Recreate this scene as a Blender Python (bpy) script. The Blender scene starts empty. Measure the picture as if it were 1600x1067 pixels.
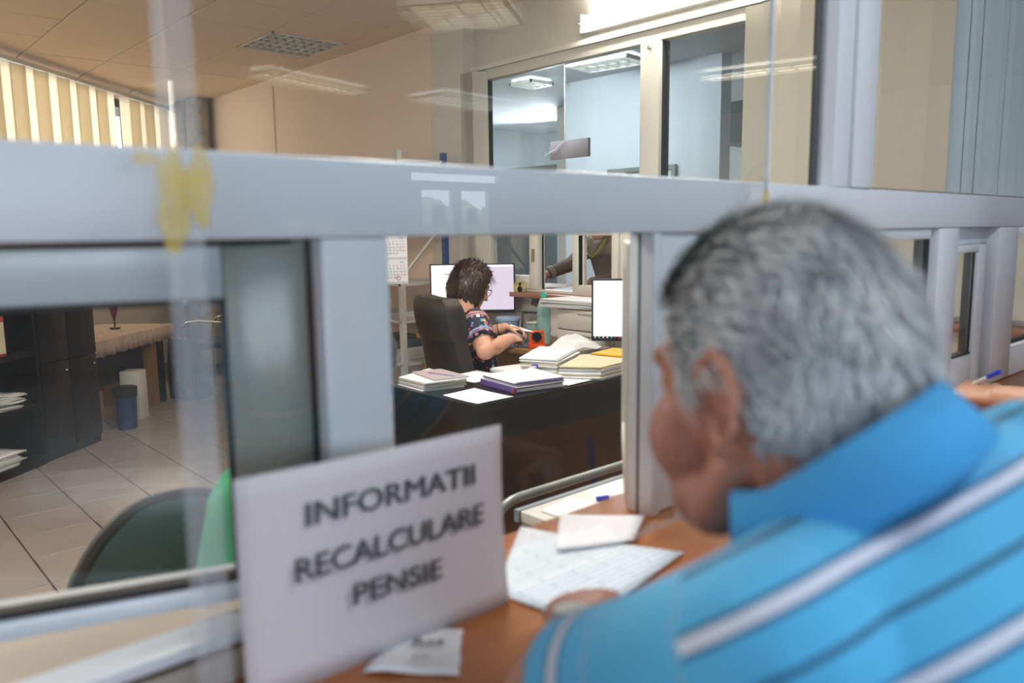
import bpy, bmesh, math, random
from mathutils import Vector, Matrix, noise
from math import sin, cos, pi, radians, sqrt

random.seed(7)
SC = bpy.context.scene
COL = SC.collection
V = Vector

# ------------------------------------------------------------------ camera
CAM_H = 1.42
yaw, tilt, roll = radians(48.1), radians(7.95), radians(-0.68)
fw = V((cos(yaw) * cos(tilt), sin(yaw) * cos(tilt), -sin(tilt)))
r0 = V((sin(yaw), -cos(yaw), 0)); u0 = r0.cross(fw)
rr = r0 * cos(roll) + u0 * sin(roll); uu = -r0 * sin(roll) + u0 * cos(roll)
cd = bpy.data.cameras.new('camera')
cam = bpy.data.objects.new('camera', cd); COL.objects.link(cam)
cam.matrix_world = Matrix(((rr.x, uu.x, -fw.x, 0), (rr.y, uu.y, -fw.y, 0), (rr.z, uu.z, -fw.z, CAM_H), (0, 0, 0, 1)))
cd.sensor_width = 36; cd.lens = 1242 * 36 / 1600; cd.clip_start = 0.02; cd.clip_end = 200
cd.dof.use_dof = True; cd.dof.focus_distance = 4.2; cd.dof.aperture_fstop = 3.2
SC.camera = cam

# ------------------------------------------------------------------ light and exposure
SC.view_settings.view_transform = 'Standard'; SC.view_settings.look = 'None'
SC.view_settings.gamma = 1; SC.view_settings.use_curve_mapping = False
SC.view_settings.exposure = 0.0
try:
    SC.cycles.max_bounces = 10; SC.cycles.transparent_max_bounces = 24
    SC.cycles.diffuse_bounces = 4; SC.cycles.caustics_reflective = False; SC.cycles.caustics_refractive = False
    SC.cycles.sample_clamp_indirect = 6
except Exception:
    pass
w = bpy.data.worlds.new('overcast_sky'); SC.world = w; w.use_nodes = True
bg = w.node_tree.nodes['Background']; bg.inputs[0].default_value = (0.80, 0.90, 1.0, 1); bg.inputs[1].default_value = 4.0

def area(name, loc, target, sx, sy, power, color):
    l = bpy.data.lights.new(name, 'AREA'); l.shape = 'RECTANGLE'; l.size = sx; l.size_y = sy
    l.energy = power; l.color = color
    o = bpy.data.objects.new(name, l); COL.objects.link(o); o.location = loc
    o.rotation_euler = (V(target) - V(loc)).to_track_quat('-Z', 'Y').to_euler()
    return o
# daylight through the hall's big windows (behind the photographer), cool
area('hall_window_daylight', (-1.6, -6.7, 1.75), (-0.6, 0.7, 1.3), 4.2, 2.0, 150, (0.66, 0.82, 1.0))
area('hall_window_daylight', (-3.75, -2.5, 1.7), (0.5, -0.6, 1.3), 4.0, 1.8, 60, (0.66, 0.82, 1.0))
# low afternoon daylight outside the slanted window wall of the office, behind the closed blinds
area('office_window_daylight', (-0.9, 9.7, 2.2), (1.2, 7.4, 1.7), 6.5, 3.0, 800, (1.0, 0.89, 0.76))
# added fill lights that brighten the walls of the neighbouring hall
area('next_hall_added_fill', (4.5, 5.0, 2.78), (5.85, 4.7, 1.2), 1.2, 0.5, 62, (0.78, 0.90, 1.0))
area('next_hall_added_fill', (7.9, 7.6, 2.4), (6.0, 7.0, 1.4), 1.0, 1.6, 230, (0.85, 0.93, 1.0))
area('next_hall_added_fill', (7.3, 3.6, 2.8), (8.2, 3.9, 1.0), .8, .8, 45, (1.0, .95, .88))
# added office ceiling lamps, out of view, put in to brighten the room
for _x, _y, _p in ((1.81, 2.25, 58), (-.3, 2.5, 58)):
    area('office_added_lamp_light', (_x, _y, 2.835), (_x, _y, 0), .56, .56, _p, (1.0, .96, .90))
# added hall lamp, out of view, brightening the counter and the man's hair
area('hall_added_lamp_light', (1.3, -.55, 2.77), (1.3, -.55, 0), 1.2, .3, 25, (.94, .97, 1.0))

# ------------------------------------------------------------------ helpers
def lin(h):
    h = h.lstrip('#'); c = [int(h[i:i + 2], 16) / 255 for i in (0, 2, 4)]
    return tuple((x / 12.92 if x <= .04045 else ((x + .055) / 1.055) ** 2.4) for x in c) + (1,)

class N:
    def __init__(s, name):
        s.m = bpy.data.materials.new(name); s.m.use_nodes = True
        s.t = s.m.node_tree; s.n = s.t.nodes; s.p = s.n.get('Principled BSDF'); s.out = s.n.get('Material Output')
    def new(s, typ, **kw):
        x = s.n.new(typ)
        for k, v in kw.items(): setattr(x, k, v)
        return x
    def link(s, a, b): s.t.links.new(a, b)
    def math(s, op, a, b=None, clamp=False):
        x = s.new('ShaderNodeMath', operation=op, use_clamp=clamp)
        for i, v in enumerate((a, b)):
            if v is None: continue
            if isinstance(v, (int, float)): x.inputs[i].default_value = v
            else: s.link(v, x.inputs[i])
        return x.outputs[0]
    def mix(s, f, a, b):
        x = s.new('ShaderNodeMix', data_type='RGBA')
        for i, v in ((0, f), (6, a), (7, b)):
            if isinstance(v, (int, float, tuple)): x.inputs[i].default_value = v
            else: s.link(v, x.inputs[i])
        return x.outputs[2]
    def coord(s, which='Object'):
        return s.new('ShaderNodeTexCoord').outputs[which]
    def noise(s, scale, detail=3, co=None, vec_scale=None, rough=.5):
        x = s.new('ShaderNodeTexNoise'); x.inputs['Scale'].default_value = scale; x.inputs['Detail'].default_value = detail
        x.inputs['Roughness'].default_value = rough
        c = co or s.coord()
        if vec_scale:
            mp = s.new('ShaderNodeMapping'); mp.inputs['Scale'].default_value = vec_scale; s.link(c, mp.inputs[0]); c = mp.outputs[0]
        s.link(c, x.inputs['Vector'])
        return x.outputs[0]

def pm(name, col, rough=.5, metal=0, var=None, bump=None, spec=.5, col2=None, trans=0):
    """principled material; var=(scale, amount[, stretch]) colour mottling, bump=(scale, strength)"""
    k = N(name); p = k.p; c = lin(col)
    p.inputs['Base Color'].default_value = c; p.inputs['Roughness'].default_value = rough; p.inputs['Metallic'].default_value = metal
    p.inputs['Specular IOR Level'].default_value = spec
    if var:
        f = k.noise(var[0], 4, vec_scale=var[2] if len(var) > 2 else None)
        d = lin(col2) if col2 else tuple(x * (1 - var[1]) for x in c[:3]) + (1,)
        ramp = k.math('MULTIPLY_ADD', f, 2.2); ramp.node.inputs[2].default_value = -.6; ramp.node.use_clamp = True
        k.link(k.mix(ramp, c, d), p.inputs['Base Color'])
    if bump:
        b = k.new('ShaderNodeBump'); b.inputs['Strength'].default_value = bump[1]; b.inputs['Distance'].default_value = .004
        k.link(k.noise(bump[0], 4), b.inputs['Height']); k.link(b.outputs[0], p.inputs['Normal'])
    return k.m

def emit(name, col, s):
    k = N(name); k.n.remove(k.p); e = k.new('ShaderNodeEmission'); e.inputs[0].default_value = lin(col); e.inputs[1].default_value = s
    k.link(e.outputs[0], k.out.inputs[0]); return k.m

def glass(name, tint=(0.97, 0.985, 0.98, 1), dust=0.0, gain=1.8):
    """thin clear sheet: Fresnel reflection of both faces on the front face, clear when left from behind"""
    k = N(name); k.n.remove(k.p)
    fr = k.new('ShaderNodeFresnel'); fr.inputs[0].default_value = 1.5
    g = k.new('ShaderNodeNewGeometry')
    f = k.math('MULTIPLY', fr.outputs[0], gain, True)
    f = k.math('MULTIPLY', f, k.math('SUBTRACT', 1.0, g.outputs['Backfacing']))
    tr = k.new('ShaderNodeBsdfTransparent'); tr.inputs[0].default_value = tint
    base = tr.outputs[0]
    if dust:
        df = k.new('ShaderNodeBsdfTranslucent'); df.inputs[0].default_value = (.85, .87, .9, 1)
        d2 = k.new('ShaderNodeBsdfDiffuse'); d2.inputs[0].default_value = (.85, .87, .9, 1)
        m1 = k.new('ShaderNodeMixShader'); k.link(df.outputs[0], m1.inputs[1]); k.link(d2.outputs[0], m1.inputs[2])
        m0 = k.new('ShaderNodeMixShader'); m0.inputs[0].default_value = dust
        k.link(base, m0.inputs[1]); k.link(m1.outputs[0], m0.inputs[2]); base = m0.outputs[0]
    gl = k.new('ShaderNodeBsdfGlossy'); gl.inputs['Roughness'].default_value = .004
    mx = k.new('ShaderNodeMixShader'); k.link(f, mx.inputs[0]); k.link(base, mx.inputs[1]); k.link(gl.outputs[0], mx.inputs[2])
    k.link(mx.outputs[0], k.out.inputs[0]); return k.m

MW = {}          # world matrix of every object made (so meshes can be written in world coordinates)
def link(o, parent=None, mw=None):
    COL.objects.link(o)
    if parent is not None:
        o.parent = parent; MW[o.name] = MW[parent.name] if mw is None else mw
    else:
        MW[o.name] = mw or Matrix()
    return o

def tag(o, label=None, cat=None, group=None, kind=None):
    if label: o['label'] = label
    if cat: o['category'] = cat
    if group: o['group'] = group
    if kind: o['kind'] = kind
    return o

def thing(name, label, cat, loc=(0, 0, 0), rz=0, group=None, kind=None):
    o = bpy.data.objects.new(name, None); o.empty_display_size = .05
    o.location = loc; o.rotation_euler = (0, 0, rz)
    link(o, None, Matrix.Translation(loc) @ Matrix.Rotation(rz, 4, 'Z'))
    return tag(o, label, cat, group, kind)

def dup(root, loc, rz=0, label=None, group=None):
    def rec(o, parent):
        c = o.copy(); COL.objects.link(c)
        if parent is not None: c.parent = parent
        for ch in KIDS.get(o.name, []):
            KIDS.setdefault(c.name, []).append(rec(ch, c))
        return c
    r = rec(root, None); r.location = loc; r.rotation_euler = (0, 0, rz)
    if label: r['label'] = label
    if group: r['group'] = group
    return r
KIDS = {}

class MB:
    def __init__(s): s.v = []; s.f = []
    def add(s, vs, fs):
        b = len(s.v); s.v += [V(x) for x in vs]; s.f += [[b + i for i in f] for f in fs]; return s
    def box(s, c, d, rz=0, R=None):
        x, y, z = (k / 2 for k in d); M = R or Matrix.Rotation(rz, 3, 'Z'); c = V(c)
        vs = [c + M @ V((a * x, b * y, e * z)) for e in (-1, 1) for a, b in ((-1, -1), (1, -1), (1, 1), (-1, 1))]
        return s.add(vs, [(3, 2, 1, 0), (4, 5, 6, 7), (0, 1, 5, 4), (1, 2, 6, 5), (2, 3, 7, 6), (3, 0, 4, 7)])
    def bb(s, x0, x1, y0, y1, z0, z1):
        return s.box(((x0 + x1) / 2, (y0 + y1) / 2, (z0 + z1) / 2), (abs(x1 - x0), abs(y1 - y0), abs(z1 - z0)))
    def prism(s, pts, z0, z1):
        """vertical prism over an xy polygon (counter-clockwise)"""
        n = len(pts)
        a = sum(pts[i][0] * pts[(i + 1) % n][1] - pts[(i + 1) % n][0] * pts[i][1] for i in range(n))
        if a < 0: pts = pts[::-1]
        vs = [(p[0], p[1], z0) for p in pts] + [(p[0], p[1], z1) for p in pts]
        return s.add(vs, [list(range(n))[::-1], list(range(n, 2 * n))] + [(i, (i + 1) % n, n + (i + 1) % n, n + i) for i in range(n)])
    def loft(s, rings, cap=True):
        n = len(rings[0]); b = len(s.v)
        for r in rings: s.v += [V(p) for p in r]
        for i in range(len(rings) - 1):
            for j in range(n):
                k = (j + 1) % n
                s.f.append([b + i * n + j, b + i * n + k, b + (i + 1) * n + k, b + (i + 1) * n + j])
        if cap:
            s.f.append([b + j for j in range(n)][::-1]); s.f.append([b + (len(rings) - 1) * n + j for j in range(n)])
        return s
    def tube(s, pts, r, n=10, cap=True, flat=None):
        pts = [V(p) for p in pts]; m = len(pts)
        rs = r if isinstance(r, (list, tuple)) else [r] * m
        rings = []; up = None
        for i, p in enumerate(pts):
            d = (pts[min(i + 1, m - 1)] - pts[max(i - 1, 0)]).normalized()
            if up is None:
                a = V((0, 0, 1)) if abs(d.z) < .9 else V((1, 0, 0)); x = d.cross(a).normalized()
            else:
                x = (up - d * up.dot(d)).normalized()
            up = x; y = d.cross(x)
            rings.append([p + (x * cos(2 * pi * j / n) + y * sin(2 * pi * j / n) * (flat or 1)) * rs[i] for j in range(n)])
        return s.loft(rings, cap)
    def cyl(s, p0, p1, r0, r1=None, n=16): return s.tube([p0, p1], [r0, r0 if r1 is None else r1], n)
    def ball(s, c, r, n=16, m=10, R=None):
        r = (r, r, r) if isinstance(r, (int, float)) else r; c = V(c); R = R or Matrix.Identity(3)
        rings = []
        for i in range(1, m):
            t = pi * i / m
            rings.append([c + R @ V((r[0] * sin(t) * cos(2 * pi * j / n), r[1] * sin(t) * sin(2 * pi * j / n), -r[2] * cos(t))) for j in range(n)])
        b = len(s.v); s.loft(rings, False); e = len(s.v)
        s.v += [c + R @ V((0, 0, -r[2])), c + R @ V((0, 0, r[2]))]
        for j in range(n):
            k = (j + 1) % n
            s.f.append([e, b + k, b + j]); s.f.append([e + 1, b + (m - 2) * n + j, b + (m - 2) * n + k])
        return s
    def limb(s, pts, rs, n=14):
        """tapered limb with round joints (meant to be fused)"""
        s.tube(pts, rs, n)
        for p, r in zip(pts, rs): s.ball(p, r * 1.0, 12, 8)
        return s
    def grid(s, fn, nu, nv, th=0.0):
        """surface fn(u,v) -> point, solid with thickness th along -normal approx z"""
        b = len(s.v)
        P = [[V(fn(i / nu, j / nv)) for j in range(nv + 1)] for i in range(nu + 1)]
        for row in P: s.v += row
        w = nv + 1
        for i in range(nu):
            for j in range(nv):
                s.f.append([b + i * w + j, b + (i + 1) * w + j, b + (i + 1) * w + j + 1, b + i * w + j + 1])
        return s
    def mesh(s, name):
        me = bpy.data.meshes.new(name); me.from_pydata([tuple(x) for x in s.v], [], s.f); me.update(); return me
    def build(s, name, m, parent=None, bevel=0, smooth=False, local=False, seg=2, solid=0):
        if parent is not None and not local:
            inv = MW[parent.name].inverted(); s.v = [inv @ x for x in s.v]
        me = s.mesh(name)
        if bevel or solid:
            bm = bmesh.new(); bm.from_mesh(me)
            if bevel:
                bmesh.ops.bevel(bm, geom=bm.edges[:] , offset=bevel, segments=seg, affect='EDGES', clamp_overlap=True, profile=.5)
            bm.to_mesh(me); bm.free()
        if smooth or bevel:
            me.polygons.foreach_set('use_smooth', [True] * len(me.polygons))
            if not (smooth == 2):
                try: me.set_sharp_from_angle(angle=radians(38))
                except Exception: pass
        if m is not None: me.materials.append(m)
        o = bpy.data.objects.new(name, me)
        link(o, parent)
        if parent is not None: KIDS.setdefault(parent.name, []).append(o)
        if solid:
            md = o.modifiers.new('thickness', 'SOLIDIFY'); md.thickness = solid; md.offset = 0
        return o

def inst(src_mesh, name, parent, mat_local):
    """another piece sharing src_mesh, placed by a matrix local to its parent"""
    o = bpy.data.objects.new(name, src_mesh); COL.objects.link(o); o.parent = parent
    o.matrix_local = mat_local; KIDS.setdefault(parent.name, []).append(o); MW[o.name] = MW[parent.name] @ mat_local
    return o

def fuse(mb, voxel, smooth=4):
    """voxel-union of everything in mb into one continuous mesh"""
    me = mb.mesh('tmp'); bm = bmesh.new(); bm.from_mesh(me); bmesh.ops.recalc_face_normals(bm, faces=bm.faces[:]); bm.to_mesh(me); bm.free()
    o = bpy.data.objects.new('tmp', me); COL.objects.link(o)
    r = o.modifiers.new('r', 'REMESH'); r.mode = 'VOXEL'; r.voxel_size = voxel; r.use_smooth_shade = True
    if smooth:
        sm = o.modifiers.new('s', 'SMOOTH'); sm.iterations = smooth; sm.factor = .5
    dg = bpy.context.evaluated_depsgraph_get(); dg.update()
    out = bpy.data.meshes.new_from_object(o.evaluated_get(dg))
    bpy.data.objects.remove(o); bpy.data.meshes.remove(me)
    out.polygons.foreach_set('use_smooth', [True] * len(out.polygons))
    return out

def put(me, name, m, parent):
    inv = MW[parent.name].inverted(); me.transform(inv); me.name = name
    me.materials.clear(); me.materials.append(m)
    o = bpy.data.objects.new(name, me); link(o, parent); KIDS.setdefault(parent.name, []).append(o); return o

def text(name, body, m, parent, origin, xdir, ydir, cap, width=None, center=False, bold=.0, thick=.0006, heavy=0):
    """flat lettering as a mesh: origin = baseline start, cap = capital height, width = length of the line"""
    cu = bpy.data.curves.new('t', 'FONT'); cu.body = body; cu.size = cap / .73; cu.offset = bold; cu.extrude = thick / 2; cu.resolution_u = 3
    o = bpy.data.objects.new('t', cu); COL.objects.link(o)
    dg = bpy.context.evaluated_depsgraph_get(); dg.update()
    me = bpy.data.meshes.new_from_object(o.evaluated_get(dg)); bpy.data.objects.remove(o)
    xs = [v.co.x for v in me.vertices]; x0, x1 = min(xs), max(xs)
    sx = (width / (x1 - x0)) if width else 1
    X = V(xdir).normalized(); Y = V(ydir).normalized(); Z = X.cross(Y)
    if heavy:
        bm = bmesh.new(); bm.from_mesh(me); g = bmesh.ops.duplicate(bm, geom=bm.verts[:] + bm.edges[:] + bm.faces[:])
        bmesh.ops.translate(bm, verts=[e for e in g['geom'] if isinstance(e, bmesh.types.BMVert)], vec=(heavy, 0, thick * .02)); bm.to_mesh(me); bm.free()
    off = -(x1 - x0) * sx / 2 if center else 0
    for v in me.vertices:
        c = v.co.copy(); v.co = V(origin) + X * ((c.x - x0) * sx + off) + Y * c.y + Z * (c.z + thick * .7)
    return put(me, name, m, parent)

# ------------------------------------------------------------------ materials
M = {}
M['pvc'] = pm('white_pvc', '#CBD0D8', .28, var=(3, .05), spec=.5)
M['pvc_cream'] = pm('cream_pvc', '#D9D5CA', .38, var=(4, .06))
M['pvc_sash'] = pm('blue_grey_sash_plastic', '#AEB6BA', .25, var=(3, .05))
M['pvc_shade'] = pm('beige_grey_sill_and_rail_shade', '#A59C92', .5, var=(3, .08))  # sill board colour; on the lower rail it paints in the rail's shadow
M['pvc_dark_reflect'] = pm('pvc_with_dark_reflection', '#85877F', .2, var=(3, .05))  # sash stiles: a dark reflection put into the base colour
M['gasket'] = pm('black_rubber_gasket', '#0B0B0C', .6)
M['plexi'] = glass('plexiglass', (.965, .975, .975, 1), dust=.005, gain=1.75)
M['glass'] = glass('window_glass', (.96, .975, .97, 1), dust=.006, gain=1.2)
M['edge'] = pm('sheet_edge_plastic', '#C9CED6', .2); 
k = N('clear_edge_profile'); k.p.inputs['Base Color'].default_value = lin('#D9DEE6'); k.p.inputs['Roughness'].default_value = .25
_t = k.new('ShaderNodeBsdfTransparent'); _m = k.new('ShaderNodeMixShader'); _m.inputs[0].default_value = .16
k.link(_t.outputs[0], _m.inputs[1]); k.link(k.p.outputs[0], _m.inputs[2]); k.link(_m.outputs[0], k.out.inputs[0]); M['profile'] = k.m
k = N('yellowed_glue'); k.p.inputs['Base Color'].default_value = lin('#D8BB34'); k.p.inputs['Roughness'].default_value = .35
_t = k.new('ShaderNodeBsdfTransparent'); _m = k.new('ShaderNodeMixShader'); 
k.link(k.math('MULTIPLY', k.noise(40, 3), .6, True), _m.inputs[0])
k.link(_t.outputs[0], _m.inputs[1]); k.link(k.p.outputs[0], _m.inputs[2]); k.link(_m.outputs[0], k.out.inputs[0]); M['glue'] = k.m
M['counter'] = pm('orange_wood_laminate', '#B9713A', .16, var=(2.2, .22, (1, 9, 1)), spec=.55)
M['tile'] = pm('beige_floor_tile', '#9E9289', .22, var=(2.5, .12), spec=.5)
M['grout'] = pm('dark_grout', '#4A4038', .8)
M['ceil'] = pm('ceiling_panel', '#DCC4AE', .85, var=(40, .06))
M['slab'] = pm('dark_ceiling_void', '#3A332D', .95)
M['wall_tan'] = pm('tan_wall_paint', '#E6CFBE', .75, var=(.9, .08), bump=(60, .1))
M['wall_cream'] = pm('cream_wall_paint', '#CFCABF', .7, var=(.9, .05))
M['wall_light'] = pm('light_grey_panel_paint', '#E2DEDA', .6, var=(1.2, .05))
M['wall_hall'] = pm('grey_white_hall_paint', '#C9CBCD', .75, var=(.7, .06))
M['wall_next'] = pm('pale_blue_white_paint', '#D5DADF', .7, var=(.7, .04))
M['hall_floor'] = pm('grey_hall_floor', '#8C867E', .3, var=(2, .15))
M['black_lam'] = pm('black_laminate', '#131211', .30, var=(3, .25), spec=.35)
M['black_brown'] = pm('dark_brown_laminate', '#150F0D', .4, var=(3, .25, (1, 1, 6)), spec=.25)
M['wood'] = pm('brown_wood', '#8E5B38', .4, var=(3, .35, (1, 8, 8)))
M['wood_light'] = pm('light_brown_wood', '#A67A4C', .45, var=(3, .3, (8, 8, 1)))
M['wood_sill'] = pm('red_brown_sill', '#A0643F', .4, var=(4, .35, (8, 1, 8)))
M['white_lam'] = pm('white_laminate', '#DAD8D2', .3, var=(2, .04))
M['offwhite'] = pm('off_white_cabinet', '#D8D2C6', .4, var=(2, .05))
M['grey_edge'] = pm('grey_blue_edge', '#7E8B93', .4)
M['steel'] = pm('grey_painted_steel', '#8F9796', .35, metal=.3, var=(8, .15))
M['chrome'] = pm('chrome', '#C9C6C0', .16, metal=1)
M['brass'] = pm('dull_metal', '#9A917E', .35, metal=.8)
M['plastic_black'] = pm('black_plastic', '#161617', .38)
M['plastic_dark'] = pm('charcoal_mesh_plastic', '#59626D', .42, var=(5, .2))
M['leather'] = pm('black_brown_leather', '#231B17', .42, bump=(70, .25), var=(4, .2))
M['paper'] = pm('white_paper', '#E9E9EA', .8, var=(3, .03))
M['paper_cool'] = pm('cool_white_paper', '#EEEDF3', .8)
M['paper_sign'] = pm('lilac_white_sign_paper', '#C4BFC3', .85)
M['paper2'] = pm('greyish_paper', '#D3D2D0', .8, var=(5, .06))
M['paper3'] = pm('cream_card', '#C9C0A0', .7, var=(5, .08))
M['purple'] = pm('violet_card', '#5E4D91', .6)
M['yellow'] = pm('yellow_folder', '#E2B022', .5, var=(6, .1))
M['manila'] = pm('beige_file_folder', '#CDC4A0', .65, var=(4, .08))
M['ink'] = pm('black_print', '#46474C', .7)
M['ink_red'] = pm('red_print', '#B5404A', .7)
M['ink_blue'] = pm('blue_print', '#34427E', .7)
M['pen_blue'] = pm('blue_plastic', '#2234B8', .3)
M['blue_light'] = pm('light_blue_plastic', '#8FA9C6', .4)
M['blue_bin'] = pm('dark_blue_bin', '#23395F', .5)
M['blue_post'] = pm('blue_painted_steel', '#2C4E8A', .4, var=(9, .2))
M['orange'] = pm('orange_plastic', '#E0561C', .35)
M['teal'] = pm('teal_plastic', '#2FB79C', .3)
k = N('turquoise_bottle_plastic'); k.p.inputs['Base Color'].default_value = lin('#C3E6E0'); k.p.inputs['Roughness'].default_value = .15
_t = k.new('ShaderNodeBsdfTransparent'); _t.inputs[0].default_value = (.75, .95, .92, 1); _m = k.new('ShaderNodeMixShader'); _m.inputs[0].default_value = .38
k.link(_t.outputs[0], _m.inputs[1]); k.link(k.p.outputs[0], _m.inputs[2]); k.link(_m.outputs[0], k.out.inputs[0]); M['bottle'] = k.m
M['grey_shelf'] = pm('grey_white_shelf_steel', '#C2BCB4', .5, var=(4, .1))
M['foil'] = pm('wrinkled_pipe_wrap', '#B0A89A', .45, metal=.35, bump=(28, 1.0), var=(14, .35))
M['dark_frame'] = pm('dark_window_frame', '#3A332D', .5)
M['flag_red'] = pm('dark_red_cloth', '#5E1D24', .7)
M['cloth_table'] = pm('pale_lace_tablecloth', '#C9B2A2', .7, var=(16, .35, (1, 1, .15)))
M['backpack'] = pm('black_nylon', '#17181A', .6, bump=(40, .3))
M['red'] = pm('red_card', '#A83A36', .6)
M['cardboard'] = pm('brown_card', '#8A6A55', .7)
M['tube'] = emit('fluorescent_tube', '#FFF8EE', 74)
M['lamp_panel'] = emit('lit_lamp_panel', '#FFF6E4', 4.5)
M['lamp_office_added'] = emit('added_office_lamp_panel', '#FFF6EA', 9.0)
M['lamp_cool'] = emit('lit_cool_lamp_panel', '#EAF4FF', 3.5)
M['louver'] = pm('white_louver_metal', '#D8D4CA', .3, metal=.2)
M['skin'] = pm('skin', '#BA8069', .5, var=(9, .14), bump=(120, .12), col2='#9A6350')
M['skin2'] = pm('pale_skin', '#C99A80', .5, var=(7, .08), col2='#B98468')
M['hair_grey'] = pm('grey_hair', '#B4B8BC', .45, var=(22, .5), col2='#62676D')
M['hair_grey2'] = pm('light_grey_hair', '#D8DADB', .45, var=(22, .3), col2='#8D9297')
M['hair_dark'] = pm('dark_grey_hair', '#5C6065', .45)
M['hair_brown'] = pm('dark_brown_hair', '#3B231B', .4, var=(14, .4, (1, 1, .25)), col2='#20120E')
M['navy'] = pm('navy_trousers', '#232A3A', .8)
M['brown_shirt'] = pm('grey_brown_knit', '#7C6A5E', .85, var=(30, .15))
M['lanyard'] = pm('yellow_green_strap', '#A5B536', .6)
M['green_shirt'] = pm('green_cotton', '#1F9A6B', .8, var=(5, .08))
M['bark_green'] = pm('hedge_leaves', '#A4C684', .7, var=(6, .4))
M['screen_white'] = emit('lit_white_screen', '#FBFAFF', 1.5)
M['screen_lilac'] = emit('lit_lilac_screen', '#E6D6E6', 1.15)
M['task_dark'] = emit('screen_taskbar', '#3A3346', .6)
M['sign_dark'] = pm('dark_mauve_sign', '#7A6A6C', .6)
M['ac_grey'] = pm('grey_painted_duct', '#7E8788', .6)
M['red_brown'] = pm('terracotta_panel', '#B57A5F', .7)
M['photo'] = pm('printed_photo', '#8C7A76', .4, var=(25, .7), col2='#2A3A3A')
M['gold'] = pm('gilded_card', '#D8C987', .5, var=(40, .5), col2='#6F6A3A')

# translucent cream blind fabric
k = N('cream_blind_fabric'); k.n.remove(k.p)
_d = k.new('ShaderNodeBsdfDiffuse'); _d.inputs[0].default_value = lin('#CDC3B2')
_t = k.new('ShaderNodeBsdfTranslucent'); _t.inputs[0].default_value = lin('#EADCC2')
_m = k.new('ShaderNodeMixShader'); _m.inputs[0].default_value = .5
k.link(_d.outputs[0], _m.inputs[1]); k.link(_t.outputs[0], _m.inputs[2]); k.link(_m.outputs[0], k.out.inputs[0]); M['blind'] = k.m
M['blind_white'] = pm('white_blind_fabric', '#C4CAD0', .7)
M['blind_beige'] = pm('beige_blind_fabric', '#B9B4A6', .7)

# written form: pale blue ruled print on paper
k = N('printed_form_paper'); co = k.coord('Object'); br = k.new('ShaderNodeTexBrick')
br.inputs['Color1'].default_value = lin('#E4EAF0'); br.inputs['Color2'].default_value = lin('#DCE4EC'); br.inputs['Mortar'].default_value = lin('#A9B9CC')
br.inputs['Scale'].default_value = 1; br.inputs['Brick Width'].default_value = .09; br.inputs['Row Height'].default_value = .011; br.inputs['Mortar Size'].default_value = .0012
k.link(co, br.inputs['Vector']); k.link(br.outputs[0], k.p.inputs['Base Color']); k.p.inputs['Roughness'].default_value = .7; M['form'] = k.m

# floral blouse: navy with small flowers, bands on the sleeve
k = N('floral_print'); co = k.coord('Object')
vo = k.new('ShaderNodeTexVoronoi'); vo.inputs['Scale'].default_value = 42; k.link(co, vo.inputs['Vector'])
rp = k.new('ShaderNodeValToRGB'); rp.color_ramp.interpolation = 'CONSTANT'
els = rp.color_ramp.elements; els[0].position = 0; els[0].color = lin('#C8503F'); els[1].position = .2; els[1].color = lin('#D9A23A')
for q, c in ((.36, '#D78A9C'), (.52, '#8B5FA0'), (.66, '#DAD3C4'), (.78, '#4F8A9C'), (.9, '#1E2440')):
    e = els.new(q); e.color = lin(c)
sp = k.new('ShaderNodeSeparateColor'); k.link(vo.outputs['Color'], sp.inputs[0]); k.link(sp.outputs[0], rp.inputs[0])
msk = k.math('LESS_THAN', vo.outputs['Distance'], .42)
flor = k.mix(msk, lin('#151A30'), rp.outputs[0])
at = k.new('ShaderNodeAttribute'); at.attribute_name = 'sleeve'
def band(lo, hi):
    return k.math('MULTIPLY', k.math('GREATER_THAN', at.outputs['Fac'], lo), k.math('LESS_THAN', at.outputs['Fac'], hi))
c = k.mix(band(.16, .30), flor, lin('#7A5590')); c = k.mix(band(.155, .185), c, lin('#E0A93A')); c = k.mix(band(.27, .295), c, lin('#E0A93A'))
c = k.mix(band(.80, .86), c, lin('#8C8FB0')); c = k.mix(band(.90, .93), c, lin('#A88090'))
k.link(c, k.p.inputs['Base Color']); k.p.inputs['Roughness'].default_value = .8; M['floral'] = k.m

# striped polo: stripe coordinate stored on the shirt's vertices (metres along the garment)
k = N('striped_blue_polo')
a = k.new('ShaderNodeAttribute'); a.attribute_name = 'stripe'
s = a.outputs['Fac']
per = k.math('MODULO', k.math('ADD', s, 6.3), .063)
def bd(lo, hi): return k.math('MULTIPLY', k.math('GREATER_THAN', per, lo), k.math('LESS_THAN', per, hi))
base = lin('#4AA9D8')
c = k.mix(bd(.010, .0245), base, lin('#2C6E98')); c = k.mix(bd(.0135, .0210), c, lin('#C6CDDD')); c = k.mix(bd(.046, .0505), c, lin('#2A6488'))
k.link(c, k.p.inputs['Base Color']); k.p.inputs['Roughness'].default_value = .85; k.p.inputs['Sheen Weight'].default_value = .15
b = k.new('ShaderNodeBump'); b.inputs['Strength'].default_value = .5; b.inputs['Distance'].default_value = .012
k.link(k.noise(9, 3, vec_scale=(1, 1, .45)), b.inputs['Height']); k.link(b.outputs[0], k.p.inputs['Normal']); M['polo'] = k.m
M['polo_collar'] = pm('blue_knit_collar', '#3C97D2', .85, bump=(200, .3))

# ------------------------------------------------------------------ setting: floor, ceiling, walls
def struct(name, mb, m, **kw):
    o = mb.build(name, m, None, **kw); o['kind'] = 'structure'; return o

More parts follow.
